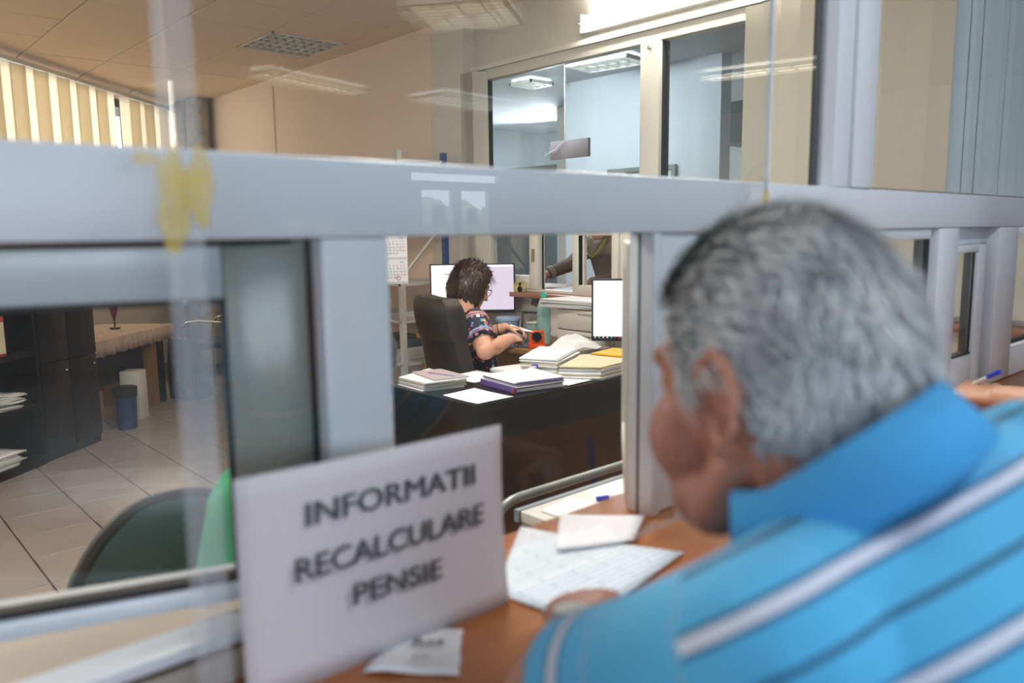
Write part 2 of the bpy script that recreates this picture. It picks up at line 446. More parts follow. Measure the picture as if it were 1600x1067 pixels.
floor = struct('floor', MB().bb(-4, 3.6, .7, 11, -.1, -.004), M['grout'])
tile_me = MB().box((0, 0, -.0015), (.328, .324, .007)).build('floor_tile', M['tile'], floor, bevel=.0015, seg=1)
base_t = tile_me
cnt = 0
for i in range(-1, 11):
    for j in range(-8, 13):
        x = .32 + .335 * i + .1675; y = 3.6 + .33 * j + .165
        if y < .8 or x > 3.6 or y > x + 6.3: continue
        mt = Matrix.Translation((x, y, random.uniform(-.0004, .0004)))
        if cnt == 0: base_t.matrix_local = mt
        else: inst(base_t.data, 'floor_tile', floor, mt)
        cnt += 1
hf = struct('floor_hall', MB().bb(-4, 9, -7.2, .7, -.1, 0).bb(3.72, 9, .7, 9, -.1, 0), M['hall_floor'])

ceil = struct('ceiling', MB().bb(-4, 3.56, .77, 11, 2.90, 3.0), M['slab'])
ct = MB().box((0, 0, 0), (.593, .593, .014)).build('ceiling_panel', M['ceil'], ceil, bevel=.003, seg=1)
cnt = 0
for i in range(-8, 5):
    for j in range(-1, 16):
        x = 2.735 - .3 + .6 * i + .3 + .27; y = 5.56 + .6 * (j - 8) + .29
        if x - .3 > 3.5 or y < .75 or y - .42 > x + 6.2 or x < -3.2: continue
        if abs(x - 3.0) < .1 and abs(y - 5.85) < .1: continue           # the lamp takes this field
        if y > 9.2 and x > 3.2: continue                                  # missing corner panel by the pipes
        mt = Matrix.Translation((x, y, 2.857 + random.uniform(-.002, .002))) @ Matrix.Rotation(random.uniform(-.004, .004), 4, 'X')
        if cnt == 0: ct.matrix_local = mt
        else: inst(ct.data, 'ceiling_panel', ceil, mt)
        cnt += 1
struct('ceiling_hall', MB().bb(-4, 9, -7.2, .70, 2.85, 3.0).bb(3.72, 9, .70, 9, 2.85, 3.0), M['wall_hall'])

struct('wall_right', MB().bb(3.5, 3.72, 4.36, 9.9, 0, 2.9), M['wall_tan'])
struct('trim_1', MB().bb(3.486, 3.5, 7.20, 7.245, .1, 2.78), M['wall_tan'])
struct('wall_pillar', MB().bb(3.478, 3.70, 4.335, 4.70, 0, 2.9), M['wall_cream'])
struct('wall_left', MB().bb(-2.7, -2.5, .77, 3.8, 0, 2.9), M['wall_tan'])
# slanted window wall (y = x + 6.15) : parapet, head and end
def slant(x0, x1, off0, off1, z0, z1):
    return MB().prism([(x0, x0 + 6.15 + off0), (x1, x1 + 6.15 + off0), (x1, x1 + 6.15 + off1), (x0, x0 + 6.15 + off1)], z0, z1)
struct('wall_back', slant(-2.7, 3.75, 0, .28, 0, .93), M['wall_cream'])
struct('wall_back_head', slant(-2.7, 3.75, 0, .28, 2.78, 2.95), M['wall_tan'])
wb = thing('window_1', 'dark framed windows of the slanted wall behind the blinds', None, (1, 7.2, 0), kind='structure')
for x in (-1.9, -.75, .4, 1.12, 2.40, 2.685, 3.25):
    MB().box((x, x + 6.27, 1.85), (.06, .06, 1.86), rz=pi / 4).build('frame_post', M['dark_frame'], wb)
slant(-2.6, 3.6, .08, .15, .93, 1.0).build('frame_rail', M['dark_frame'], wb)
slant(-2.6, 3.6, .08, .15, 2.70, 2.78).build('frame_rail', M['dark_frame'], wb)
slant(-2.6, 3.6, .115, .12, 1.0, 2.70).build('pane', M['glass'], wb)
struct('added_gap_post', MB().prism([(3.37, 9.36), (3.5, 9.28), (3.5, 9.68), (3.37, 9.54)], 0, 2.9), M['dark_frame'])  # added post closing the gap where daylight leaked past the blind
slant(-2.6, 3.36, -.16, 0, .90, .935).build('window_board', M['white_lam'], wb)

# hall shell
struct('wall_hall_left', MB().bb(-4.15, -4, -7.2, .77, 0, 2.95), M['wall_hall'])
struct('wall_hall_right', MB().bb(9, 9.15, -7.2, 9, 0, 2.95), M['wall_hall'])
m = MB()
for x0, x1, z0, z1 in ((-4, -3.6, 0, 2.9), (-3.6, .6, 0, .85), (-3.6, .6, 2.65, 2.9), (.6, 5.75, 0, 2.9), (5.75, 7.4, 2.25, 2.9), (7.4, 9, 0, 2.9)):
    m.bb(x0, x1, -7.2, -7, z0, z1)
struct('wall_hall_back', m, M['wall_hall'])
w2 = thing('window_2', 'wide hall window behind the photographer', None, (-1.5, -7.1, .85), kind='structure')
for x in (-3.57, -2.17, -.8, .57): MB().bb(x - .03, x + .03, -7.13, -7.05, .85, 2.65).build('frame_post', M['pvc'], w2)
for z in (.88, 2.62): MB().bb(-3.6, .6, -7.13, -7.05, z - .03, z + .03).build('frame_rail', M['pvc'], w2)
d1 = thing('door_1', 'glazed hall entrance with a window strip over it', None, (6.55, -7.1, 0), kind='structure')
for x0, x1, z0, z1 in ((5.75, 5.85, 0, 2.25), (7.3, 7.4, 0, 2.25), (6.5, 6.64, 0, 1.95), (5.85, 7.3, 1.95, 2.06), (5.85, 7.3, 0, 1.38), (5.85, 7.3, 2.16, 2.25), (5.85, 6.0, 1.38, 1.95), (7.12, 7.3, 1.38, 1.95)):
    MB().bb(x0, x1, -7.14, -7.06, z0, z1).build('door_panel', M['pvc_cream'], d1)
MB().bb(6.15, 6.36, -7.06, -7.055, 1.5, 1.75).build('notice', M['paper2'], d1)
MB().bb(6.72, 6.9, -7.06, -7.055, 1.5, 1.72).build('notice', M['paper2'], d1)

hg = MB(); rnd = random.Random(5)
for i in range(60):
    hg.ball((rnd.uniform(4.4, 9.4), rnd.uniform(-9.8, -8.8), rnd.uniform(.3, 1.75)), (rnd.uniform(.3, .5),) * 3, 14, 9)
for i, v in enumerate(hg.v): hg.v[i] = v + V((noise.noise(v * 6), noise.noise(v * 6 + V((9, 0, 0))), noise.noise(v * 6 + V((0, 9, 0))))) * .12
tag(hg.build('hedge', M['bark_green'], None), 'green hedge outside the hall entrance', 'hedge', kind='stuff')
struct('ground_outside', MB().bb(-8, 13, -14, -7.25, -.2, -.1), M['hall_floor'])
# wall under the counter windows
struct('wall_counter', MB().bb(-4, 3.6, .70, .77, 0, .958), M['wall_cream'])
struct('wall_counter_head', MB().bb(-4, 3.6, .70, .77, 2.62, 2.9), M['wall_cream'])

# ---- the counter window front: white plastic frames between hall and office
F0, F1 = .70, .745
wf = thing('window_3', 'white plastic counter window front between the hall and the office', None, (1, .735, 1.0), kind='structure')
def fr(name, x0, x1, z0, z1, m='pvc', y0=F0, y1=F1, bev=.004):
    return MB().bb(x0, x1, y0, y1, z0, z1).build(name, M[m], wf, bevel=bev)
fr('transom', -2.5, 3.6, 1.4145, 1.492, y0=F0 - .002)
fr('mullion', .381, .459, 1.0, 1.4145)
fr('mullion', .896, .916, 1.0, 1.4145, y0=F0 - .003); fr('jamb_bead', .8955, .8965, 1.0, 1.4145, 'gasket', y0=.722, y1=.726, bev=0)
fr('closed_stile', .917, 1.06, 1.0, 1.4145, y0=F0 + .006)
fr('sash_rail', 1.06, 1.90, 1.0, 1.07, y0=F0 + .006); fr('sash_rail', 1.06, 1.90, 1.39, 1.4145, y0=F0 + .006)
MB().bb(1.06, 1.90, .722, .727, 1.07, 1.39).build('pane', M['glass'], wf)
fr('gasket', 1.900, 1.932, 1.0, 1.4145, 'gasket', y0=F0 + .02)
fr('mullion', 1.932, 2.052, 1.0, 1.4145)
fr('gasket', 2.285, 2.334, 1.0, 1.4145, 'gasket', y0=F0 + .03)
# small sash in its bay
sx0, sx1 = 2.052, 2.285
fr('bay_head', sx0, 2.334, 1.372, 1.4145, y0=F0 + .028)
fr('sash_stile', sx1 - .055, sx1, 1.0, 1.372, y0=F0 + .012)
fr('sash_rail', sx0, sx1 - .055, 1.352, 1.372, y0=F0 + .012); fr('sash_rail', sx0, sx1 - .055, 1.0, 1.092, y0=F0 + .012)
MB().bb(sx0, sx1 - .055, .722, .727, 1.092, 1.352).build('pane', M['glass'], wf)
fr('gasket', sx1 - .068, sx1 - .055, 1.092, 1.352, 'gasket', y0=F0 + .02); fr('gasket', sx0, sx1 - .055, 1.090, 1.097, 'gasket', y0=F0 + .016)
fr('mullion', 2.334, 2.49, 1.0, 1.4145)
fr('sash_rail', 2.49, 3.5, 1.0, 1.085); fr('sash_rail', 2.49, 3.5, 1.39, 1.4145); fr('gasket', 2.49, 3.5, 1.085, 1.092, 'gasket', y0=F0 + .016)
MB().bb(2.49, 3.5, .722, .727, 1.092, 1.39).build('pane', M['glass'], wf)
# left bay: bottom rail of the fixed frame, black seal
fr('bottom_rail', -2.5, .381, 1.0, 1.030, 'pvc_shade'); fr('gasket', -2.5, .381, 1.030, 1.036, 'gasket', y0=F0 + .008); fr('bottom_rail', -2.5, .381, 1.036, 1.050)
MB().bb(-2.5, .372, .75, .95, .96, 1.0).build('sill_board', M['pvc_shade'], wf); 
fr('gasket', -.9, .381, 1.409, 1.4145, 'gasket', y0=F0 + .03); fr('gasket', .377, .381, 1.03, 1.4145, 'gasket', y0=F0 + .018)
# upper lights
fr('upper_mullion', 1.414, 1.476, 1.492, 2.62); fr('upper_mullion', 1.478, 1.566, 1.492, 2.62, y0=F0 - .006)
fr('gasket', 1.405, 1.414, 1.492, 2.62, 'gasket', y0=F0 + .03)
fr('upper_rail', -2.5, 3.6, 2.56, 2.62)
fr('upper_mullion', -1.1, -1.02, 1.0, 2.56); fr('upper_mullion', 3.2, 3.27, 1.492, 2.56)
MB().bb(-1.006, 1.40, .722, .727, 1.492, 2.56).build('upper_pane', M['glass'], wf)
MB().bb(1.566, 3.2, .722, .727, 1.492, 2.56).build('upper_pane', M['glass'], wf)
fr('gasket', 1.566, 3.2, 1.491, 1.496, 'gasket', y0=F0 + .016)
# open left sash: hinged at the right, its left side swung into the office
sa = radians(19); hx_, hy_ = .379, .726
dv = V((-cos(sa), sin(sa), 0)); nv = V((-sin(sa), -cos(sa), 0))
def sash_box(u0, u1, z0, z1, t0=0.0, t1=.055):
    m = MB(); o = V((hx_, hy_, 0))
    P = [o + dv * u0 - nv * t0, o + dv * u1 - nv * t0, o + dv * u1 - nv * t1, o + dv * u0 - nv * t1]
    return m.prism([(p.x, p.y) for p in P], z0, z1)
sh = sash_box(0, .079, 1.052, 1.44).build('open_sash', M['pvc_dark_reflect'], wf, bevel=.004)
sash_box(.079, .70, 1.358, 1.44).build('sash_rail', M['pvc_sash'], sh, bevel=.004)
sash_box(.079, .70, 1.052, 1.072).build('sash_rail', M['pvc'], sh, bevel=.004)
sash_box(.70, .78, 1.052, 1.44).build('sash_stile', M['pvc_dark_reflect'], sh, bevel=.004)
sash_box(.079, .70, 1.072, 1.358, .02, .024).build('pane', M['glass'], sh)
sash_box(.079, .70, 1.072, 1.079, .004, .02).build('gasket', M['gasket'], sh)
sash_box(.079, .084, 1.079, 1.358, .004, .02).build('gasket', M['gasket'], sh)
sash_box(.079, .70, 1.353, 1.358, .004, .02).build('gasket', M['gasket'], sh)
# open casement of the middle hatch: swung inwards, seen edge-on
ang = radians(41); cv = V((cos(ang), sin(ang), 0)); cn = V((-sin(ang), cos(ang), 0))
def case_box(u0, u1, z0, z1, t0=0.0, t1=.05):
    o = V((.900, .752, 0)); P = [o + cv * u0 - cn * t0, o + cv * u1 - cn * t0, o + cv * u1 - cn * t1, o + cv * u0 - cn * t1]
    return MB().prism([(p.x, p.y) for p in P], z0, z1)
oc = case_box(0, .05, 1.006, 1.40).build('open_casement', M['pvc_cream'], wf, bevel=.003)
case_box(.33, .38, 1.006, 1.40).build('sash_stile', M['pvc_cream'], oc, bevel=.003)
case_box(.05, .33, 1.006, 1.055).build('sash_rail', M['pvc_cream'], oc, bevel=.003); case_box(.05, .33, 1.355, 1.40).build('sash_rail', M['pvc_cream'], oc, bevel=.003)
case_box(.05, .33, 1.055, 1.355, .02, .024).build('pane', M['glass'], oc)

# ------------------------------------------------------------------ counter, plexiglass, paper on the hall side
CZ = 1.0
ct_ = tag(MB().bb(-3.9, 3.55, .12, .80, .962, CZ).build('counter_top', M['counter'], None, bevel=.004), 'long orange wood service counter under the white window front', 'counter')
struct('wall_counter_hall', MB().bb(-3.9, 3.55, .30, .40, 0, .960), M['wall_cream'])

pl = thing('plexiglass_screen', 'clear plexiglass screen hung in front of the white window frames', 'screen', (.66, .66, 1.006))
MB().bb(.232, 1.115, .655, .660, 1.006, 2.45).build('sheet', M['plexi'], pl)
MB().bb(.222, .252, .651, .664, 1.006, 2.45).build('edge_profile', M['profile'], pl, bevel=.003)
MB().bb(1.1145, 1.1185, .654, .661, 1.006, 2.45).build('edge_strip', M['edge'], pl)
ch = MB(); _r = random.Random(4); _x = .80
while _x < 1.112:
    _w = _r.uniform(.008, .02); ch.bb(_x, min(_x + _w, 1.114), .6525, .6548, 1.006, 1.006 + _r.uniform(.006, .016)); _x += _w
ch.build('chipped_edge', M['profile'], pl)
def blob(cx, cz, rx, rz, y=.655, n=18, seed=1, th=.003):
    rnd = random.Random(seed); pts = []
    for i in range(n):
        a = 2 * pi * i / n; q = .75 + .35 * rnd.random(); pts.append((cx + rx * q * cos(a), cz + rz * q * sin(a)))
    m = MB(); vs = [(x, y - th, z) for x, z in pts] + [(x, y, z) for x, z in pts]
    return m.add(vs, [list(range(n)), list(range(n, 2 * n))[::-1]] + [(i, n + i, n + (i + 1) % n, (i + 1) % n) for i in range(n)])
blob(.226, 1.447, .013, .046, .65, seed=3).build('glue_smear', M['glue'], pl)
blob(.248, 1.455, .011, .034, .65, seed=5).build('glue_smear', M['glue'], pl)
blob(.207, 1.478, .010, .006, .65, seed=8).build('glue_smear', M['glue'], pl)
blob(1.108, 1.462, .007, .016, .6545, seed=9).build('glue_smear', M['glue'], pl)

def sheet3(fn, nu=10, nv=8, th=.0008):
    return MB().grid(fn, nu, nv), th
sg = thing('paper_sign', 'white printed notice paper stuck to the plexiglass reading INFORMATII RECALCULARE PENSIE', 'sign', (.41, .645, 1.0))
def sfn(u, v):
    x = .262 + .305 * u; z = 1.0 + .210 * v
    y = .6535 - .012 * (1 - v) ** 3 * (u * .8 + .2) - .003 * sin(3 * u)
    return (x, y, z - .004 * u * v)
MB().grid(sfn, 14, 10).build('sheet', M['paper_sign'], sg, smooth=True, solid=.0006)
for body, (xa, za), (xb, zb), cap, yy in (('INFORMATII', (.3255, 1.1525), (.5245, 1.1485), .0235, .6488), ('RECALCULARE', (.3115, 1.1025), (.5345, 1.103), .0235, .6465), ('PENSIE', (.3685, 1.063), (.474, 1.059), .0225, .6437)):
    d = V((xb - xa, 0, zb - za))
    text('lettering', body, M['ink'], sg, (xa, yy, za), d, (0, 0, 1), cap, d.length, heavy=.0011)

def paper(name, label, pts, z, m='paper', cat='paper', group=None, amp=.002, n=8, seed=1):
    """one loose sheet: four corners on a surface at height z, slightly wavy"""
    rnd = random.Random(seed); ph = rnd.random() * 6
    a, b, c, d = [V((p[0], p[1], 0)) for p in pts]; ctr = (a + b + c + d) / 4
    t = thing(name, label, cat, (ctr.x, ctr.y, z), group=group)
    def fn(u, v):
        p = a * (1 - u) * (1 - v) + b * u * (1 - v) + c * u * v + d * (1 - u) * v
        return (p.x, p.y, z + .0012 + amp * (.5 + .5 * sin(4 * u + ph) * cos(3 * v + ph)) + amp * (abs(u - .5) * 2) ** 3)
    MB().grid(fn, n, n).build('sheet', M[m], t, smooth=True, solid=.0006)
    return t
fm = paper('paper_form', 'white printed form lying on the orange counter under the writing hand', ((.568, .668), (.588, .545), (.82, .585), (.73, .80)), CZ, 'form', cat='form', amp=.0015)
paper('paper_form', 'second white sheet on the counter pushed through under the plexiglass to the hatch', ((.70, .70), (.80, .652), (.885, .70), (.80, .79)), CZ + .003, 'paper_cool', cat='form', seed=4)
sc = thing('paper_scrap', 'small torn note with handwriting on the counter below the printed sign', 'note', (.44, .615, CZ))
def scf(u, v):
    a, b, c, d = V((.365, .628, 0)), V((.445, .668, 0)), V((.488, .628, 0)), V((.43, .56, 0))
    p = a * (1 - u) * (1 - v) + b * u * (1 - v) + c * u * v + d * (1 - u) * v
    return (p.x + .003 * noise.noise((u * 5, v * 5, 1)), p.y, CZ + .002 + .006 * abs(noise.noise((u * 2, v * 2, 3))))
MB().grid(scf, 8, 8).build('sheet', M['paper'], sc, smooth=True, solid=.0006)
text('handwriting', 'Ros', M['ink'], sc, (.425, .628, CZ + .0075), (.75, -.66, 0), (.66, .75, 0), .014, .03)
text('handwriting', 'nr.', M['ink'], sc, (.41, .607, CZ + .0075), (.75, -.66, 0), (.66, .75, 0), .008, .02)

# ------------------------------------------------------------------ clerk's side: white desk, tray rail, chair, clerk later
ds = thing('office_desk', 'white topped desk with grey edge directly behind the counter hatch', 'desk', (1.5, 1.1, 0))
MB().bb(1.24, 2.4, .80, 1.36, .725, .75).build('desk_top', M['white_lam'], ds, bevel=.002)
MB().bb(1.235, 2.41, 1.36, 1.376, .722, .752).build('edge_band', M['grey_edge'], ds)
for x, y in ((1.26, 1.34), (2.36, 1.34), (1.26, .84), (2.36, .84)): MB().bb(x - .018, x + .018, y - .018, y + .018, .0, .725).build('leg', M['steel'], ds)
MB().bb(1.34, 2.36, .85, .87, .3, .72).build('back_panel', M['white_lam'], ds)
paper('paper_sheet', 'folded white sheet at the left end of the white desk behind the hatch', ((1.27, 1.32), (1.28, 1.2), (1.42, 1.22), (1.40, 1.34)), .75, seed=7)
paper('paper_sheet', 'white sheet at the right of the white desk behind the hatch', ((1.60, 1.34), (1.62, 1.22), (1.85, 1.22), (1.83, 1.352)), .75, seed=9)
pb = thing('ballpoint_pen', 'pen with a blue cap lying on the white desk behind the hatch', 'pen', (1.47, 1.26, .75))
MB().cyl((1.455, 1.268, .756), (1.55, 1.235, .756), .0048, n=10).build('barrel', M['white_lam'], pb)
MB().cyl((1.425, 1.279, .756), (1.455, 1.268, .756), .006, .0062, n=10).build('cap', M['pen_blue'], pb, smooth=True)
rl = thing('handrail_frame', 'grey tubular steel frame with a rounded corner behind the white desk', 'frame', (1.6, 1.5, 0))
pts = [(1.235, 1.48, 0), (1.235, 1.48, .62)] + [(1.235 + .11 * (1 - cos(a)), 1.48, .62 + .11 * sin(a)) for a in [i * pi / 16 for i in range(1, 9)]] + [(2.3, 1.48, .73)]
MB().tube(pts, .0125, 12).build('tube', M['steel'], rl, smooth=True)
MB().cyl((2.29, 1.48, 0), (2.29, 1.48, .73), .0125).build('leg', M['steel'], rl, smooth=True)

# ------------------------------------------------------------------ partition to the neighbouring hall (plane x = 3.6)
PX = 3.6
struct('wall_partition_base', MB().bb(3.60, 3.70, .77, 4.40, 0, 1.0), M['wall_light'])
struct('wall_partition_head', MB().bb(3.58, 3.70, .77, 4.40, 2.485, 2.9), M['wall_cream'])
struct('trim_2', MB().bb(3.545, 3.58, .8, 4.36, 2.485, 2.515), M['pvc_cream'])
wp = thing('window_4', 'cream plastic partition window between office and neighbouring hall', None, (3.6, 3.2, 1.03), kind='structure')
def pf(name, y0, y1, z0, z1, m='pvc_cream', x0=3.565, x1=3.635, bev=.004):
    return MB().bb(x0, x1, y0, y1, z0, z1).build(name, M[m], wp, bevel=bev)
pf('head_rail', .8, 4.36, 2.42, 2.485); pf('transom', .8, 4.36, 1.44, 1.56)
pf('end_post', 4.225, 4.36, 1.02, 2.42); pf('main_mullion', 2.75, 2.88, 1.02, 2.42, x0=3.55)
pf('mullion', 2.10, 2.19, 1.02, 2.42); pf('mullion', .8, .9, 1.02, 2.42)
for a, b in ((2.88, 4.225), (2.19, 2.75), (.9, 2.10)): MB().bb(3.597, 3.602, a, b, 1.56, 2.42).build('pane', M['glass'], wp)
pf('gasket', 4.217, 4.225, 1.56, 2.42, 'gasket', x0=3.575); pf('gasket', 2.742, 2.75, 1.56, 2.42, 'gasket', x0=3.575)
pf('bottom_rail', .9, 4.225, 1.02, 1.04)
c1 = pf('casement', 4.19, 4.225, 1.04, 1.44); 
for nm, y0, y1, z0, z1 in (('sash_stile', 3.715, 3.79, 1.04, 1.44), ('sash_rail', 3.79, 4.19, 1.04, 1.125), ('sash_rail', 3.79, 4.19, 1.40, 1.44)):
    MB().bb(3.56, 3.63, y0, y1, z0, z1).build(nm, M['pvc_cream'], c1, bevel=.003)
MB().bb(3.597, 3.602, 3.79, 4.19, 1.125, 1.40).build('pane', M['glass'], c1)
MB().bb(3.545, 3.56, 3.74, 3.755, 1.22, 1.30).build('hinge', M['brass'], c1)
pf('gasket', 3.704, 3.714, 1.04, 1.44, 'gasket', x0=3.60, x1=3.61)
c2 = pf('sliding_sash', 3.34, 3.39, 1.02, 1.44, x0=3.545, x1=3.60)
for nm, y0, y1, z0, z1 in (('sash_stile', 3.03, 3.075, 1.02, 1.44), ('sash_rail', 3.075, 3.34, 1.02, 1.085), ('sash_rail', 3.075, 3.34, 1.385, 1.44)):
    MB().bb(3.545, 3.60, y0, y1, z0, z1).build(nm, M['pvc_cream'], c2, bevel=.003)
MB().bb(3.57, 3.574, 3.075, 3.34, 1.085, 1.385).build('pane', M['glass'], c2)
for a, b in ((3.333, 3.34), (3.075, 3.08)): MB().bb(3.55, 3.575, a, b, 1.085, 1.385).build('gasket', M['gasket'], c2)
MB().bb(3.55, 3.575, 3.295, 3.308, 1.085, 1.385).build('inner_bead', M['pvc_cream'], c2)
pf('post', 2.955, 3.028, 1.02, 1.44); pf('gasket', 2.945, 2.955, 1.02, 1.44, 'gasket', x0=3.60, x1=3.61)
MB().bb(3.535, 3.565, 2.90, 2.93, 1.18, 1.27).build('window_catch', M['brass'], wp, bevel=.004)
MB().bb(3.53, 3.55, 2.80, 2.822, 2.38, 2.43).build('window_catch', M['white_lam'], wp, bevel=.003)
struct('trim_3', MB().bb(3.48, 4.25, .85, 4.33, .99, 1.02), M['wood_sill'], bevel=.003)

# tube lamp above it
tl = thing('tube_lamp', 'lit fluorescent tube lamp mounted on the wall above the partition window', 'lamp', (3.55, 2.6, 2.6))
MB().bb(3.53, 3.58, 1.75, 3.32, 2.545, 2.64).build('housing', M['white_lam'], tl, bevel=.008)
MB().cyl((3.50, 1.80, 2.615), (3.50, 3.26, 2.615), .014).build('tube', M['tube'], tl, smooth=True)
for y in (1.79, 3.275): MB().bb(3.485, 3.535, y - .012, y + .012, 2.59, 2.64).build('tube_holder', M['white_lam'], tl, bevel=.003)
MB().cyl((3.50, 1.80, 2.57), (3.50, 3.26, 2.57), .014).build('tube', M['tube'], tl, smooth=True)

# vertical blinds
SKIP = 35
def vblind(name, label, p0, p1, n, wdt, ang, z0, z1, m, jit=.1, rail=True, skip=(), double=False):
    p0, p1 = V(p0), V(p1); c = (p0 + p1) / 2
    t = thing(name, label, 'blind', (c.x, c.y, z1))
    me = None; d = (p1 - p0); base = math.atan2(d.y, d.x); rnd = random.Random(n)
    for i in range(n):
        if i in skip: continue
        q = p0 + d * ((i + .5) / n)
        mt = MW[t.name].inverted() @ Matrix.Translation((q.x, q.y, (z0 + z1) / 2)) @ Matrix.Rotation(base + ang + rnd.uniform(-jit, jit), 4, 'Z') @ Matrix.Rotation(rnd.uniform(-.006, .006), 4, 'Y')
        if me is None:
            h = (z1 - z0) / 2
            g = MB().grid(lambda u, v: ((u - .5) * wdt, (.018 if m is M['blind_white'] else .008) * sin(pi * u), -h + 2 * h * v), 4, 1)
            o = g.build('slat', m, t, smooth=True, local=True); me = o.data; o.matrix_local = mt
        else: inst(me, 'slat', t, mt)
        if double and i % 2: inst(me, 'slat', t, mt @ Matrix.Translation((.004, -.016, 0)))
    if rail:
        MB().box((c.x, c.y, z1 + .025), (d.length + .05, .045, .035), rz=base).build('rail', M['white_lam'], t, bevel=.004)
    return t
vblind('vertical_blind', 'long cream vertical blind closed over the slanted window wall at the back', (-1.2, 4.76), (3.36, 9.32), 44, .158, radians(-9), .94, 2.76, M['blind'], jit=.06, skip=(SKIP,), double=True)
vblind('vertical_blind', 'beige vertical blind drawn over the right end of the partition window', (3.50, 2.18), (3.50, .95), 13, .127, radians(14), 1.05, 2.46, M['blind_beige'], jit=.05, rail=False)
vblind('vertical_blind', 'bunched beige blind slats at the left end of the partition window', (3.52, 4.35), (3.52, 4.20), 8, .11, radians(75), 1.06, 2.47, M['blind_beige'], jit=.1, rail=False)
vblind('vertical_blind', 'blue-white vertical blind inside the upper right counter window', (2.36, .84), (3.5, .84), 11, .127, radians(-4), 1.50, 2.52, M['blind_white'], jit=.05)

# ceiling lamp of the office (off)
def troffer(label, cx, cy, z, sx, sy, rz, nx, ny, lit=None, group=None, cat='ceiling lamp', deep=.034):
    t = thing('ceiling_lamp', label, cat, (cx, cy, z), rz, group)
    m = MB()
    for a, b, c, d in ((-sx / 2, sx / 2, -sy / 2, -sy / 2 + .014), (-sx / 2, sx / 2, sy / 2 - .014, sy / 2), (-sx / 2, -sx / 2 + .014, -sy / 2, sy / 2), (sx / 2 - .014, sx / 2, -sy / 2, sy / 2)):
        m.bb(a, b, c, d, -.012, .02)
    m.build('frame', M['louver'], t, local=True)
    MB().bb(-sx / 2 + .014, sx / 2 - .014, -sy / 2 + .014, sy / 2 - .014, deep + .001, deep + .006).build('reflector', lit or M['louver'], t, local=True)
    for i in range(1, nx):
        x = -sx / 2 + sx * i / nx; MB().bb(x - .002, x + .002, -sy / 2 + .014, sy / 2 - .014, -.006, deep).build('louver_blade', M['louver'], t, local=True)
    for j in range(1, ny):
        y = -sy / 2 + sy * j / ny; MB().bb(-sx / 2 + .014, sx / 2 - .014, y - .005, y + .005, -.006, deep).build('louver_blade', M['louver'], t, local=True)
    return t
troffer('unlit square louvred ceiling lamp in the panelled office ceiling', 3.01, 5.85, 2.853, .60, .60, 0, 8, 5)
troffer('added unseen louvred fill lamp on the office ceiling above the counter hatch', 1.81, 2.25, 2.853, .60, .60, 0, 8, 5, M['lamp_office_added'])  # added to brighten the office from outside the view
# hall lamps behind the photographer (they show as reflections in the plexiglass)
troffer('lit square louvred lamp on the hall ceiling near the counter', 3.38, -2.86, 2.80, .62, .62, radians(-36), 8, 4, M['lamp_panel'], deep=.012)
troffer('lit long louvred lamp at the middle of the hall ceiling', 3.76, -5.62, 2.80, 1.3, .28, radians(-16), 12, 2, M['lamp_panel'], deep=.012)
troffer('lit long louvred lamp of the hall ceiling by the entrance', 5.6, -5.62, 2.80, 1.2, .55, radians(-8), 12, 4, M['lamp_cool'], deep=.012)
troffer('lit long louvred lamp on the right of the hall ceiling', 6.62, -2.53, 2.80, .34, 1.3, radians(-14), 2, 7, M['lamp_panel'], deep=.012)

troffer('added unseen long louvred fill lamp on the hall ceiling above the counter', 1.3, -.55, 2.80, 1.3, .34, 0, 12, 2, M['lamp_panel'])  # added for more light on the counter, not one of the reflected lamps
troffer('added unseen louvred fill lamp on the office ceiling left of the hatch', -.3, 2.5, 2.853, .6, .6, 0, 8, 5, M['lamp_office_added'])  # also added, to lift the far wall
# neighbouring hall
struct('wall_next', MB().bb(5.85, 6.0, 3.89, 5.68, 0, 2.85), M['wall_next'])
struct('wall_next_back', MB().bb(8.6, 8.75, .8, 9, 0, 2.85).bb(3.72, 8.6, 8.8, 9, 0, 2.85), M['wall_next'])
struct('wall_next_post', MB().bb(6.9, 7.0, 6.62, 6.85, 0, 2.85), M['pvc_cream'])
struct('wall_next_side', MB().bb(6.9, 6.98, 6.85, 8.8, 0, 2.2), M['ac_grey'])
struct('wall_next_panel', MB().bb(7.6, 7.7, 3.3, 4.75, 0, 2.0), M['red_brown'])
troffer('lit louvred ceiling lamp seen through the partition window', 5.27, 4.63, 2.80, .36, .62, radians(8), 2, 6, M['lamp_cool'])
troffer('lit small louvred ceiling lamp farther back through the partition window', 5.42, 5.72, 2.80, .3, .3, 0, 2, 3, M['lamp_cool'])
hs = thing('hanging_sign', 'dark mauve sign board hanging on a cord in the neighbouring hall', 'sign', (4.8, 4.62, 2.0))
MB().bb(4.785, 4.815, 4.40, 4.83, 2.0, 2.145).build('board', M['sign_dark'], hs, bevel=.003)
MB().tube([(4.79, 4.66, 2.845), (4.79, 4.66, 2.145)], .004, 6).build('cord', M['white_lam'], hs)
MB().tube([(4.775, 4.66, 2.14), (4.77, 4.74, 2.08), (4.765, 4.86, 2.04), (4.765, 4.88, 2.03)], .004, 6).build('cord', M['white_lam'], hs)
nb_ = thing('notice_board', 'grey framed white board on the bluish wall of the neighbouring hall', 'board', (5.84, 4.7, 1.5))
for y0, y1, z0, z1 in ((4.32, 5.1, 1.94, 1.98), (4.32, 4.36, 1.2, 1.94), (5.06, 5.1, 1.2, 1.94), (4.32, 5.1, 1.16, 1.2)):
    MB().bb(5.81, 5.85, y0, y1, z0, z1).build('frame_bar', M['steel'], nb_)
MB().bb(5.835, 5.85, 4.36, 5.06, 1.2, 1.94).build('panel', M['wall_next'], nb_)
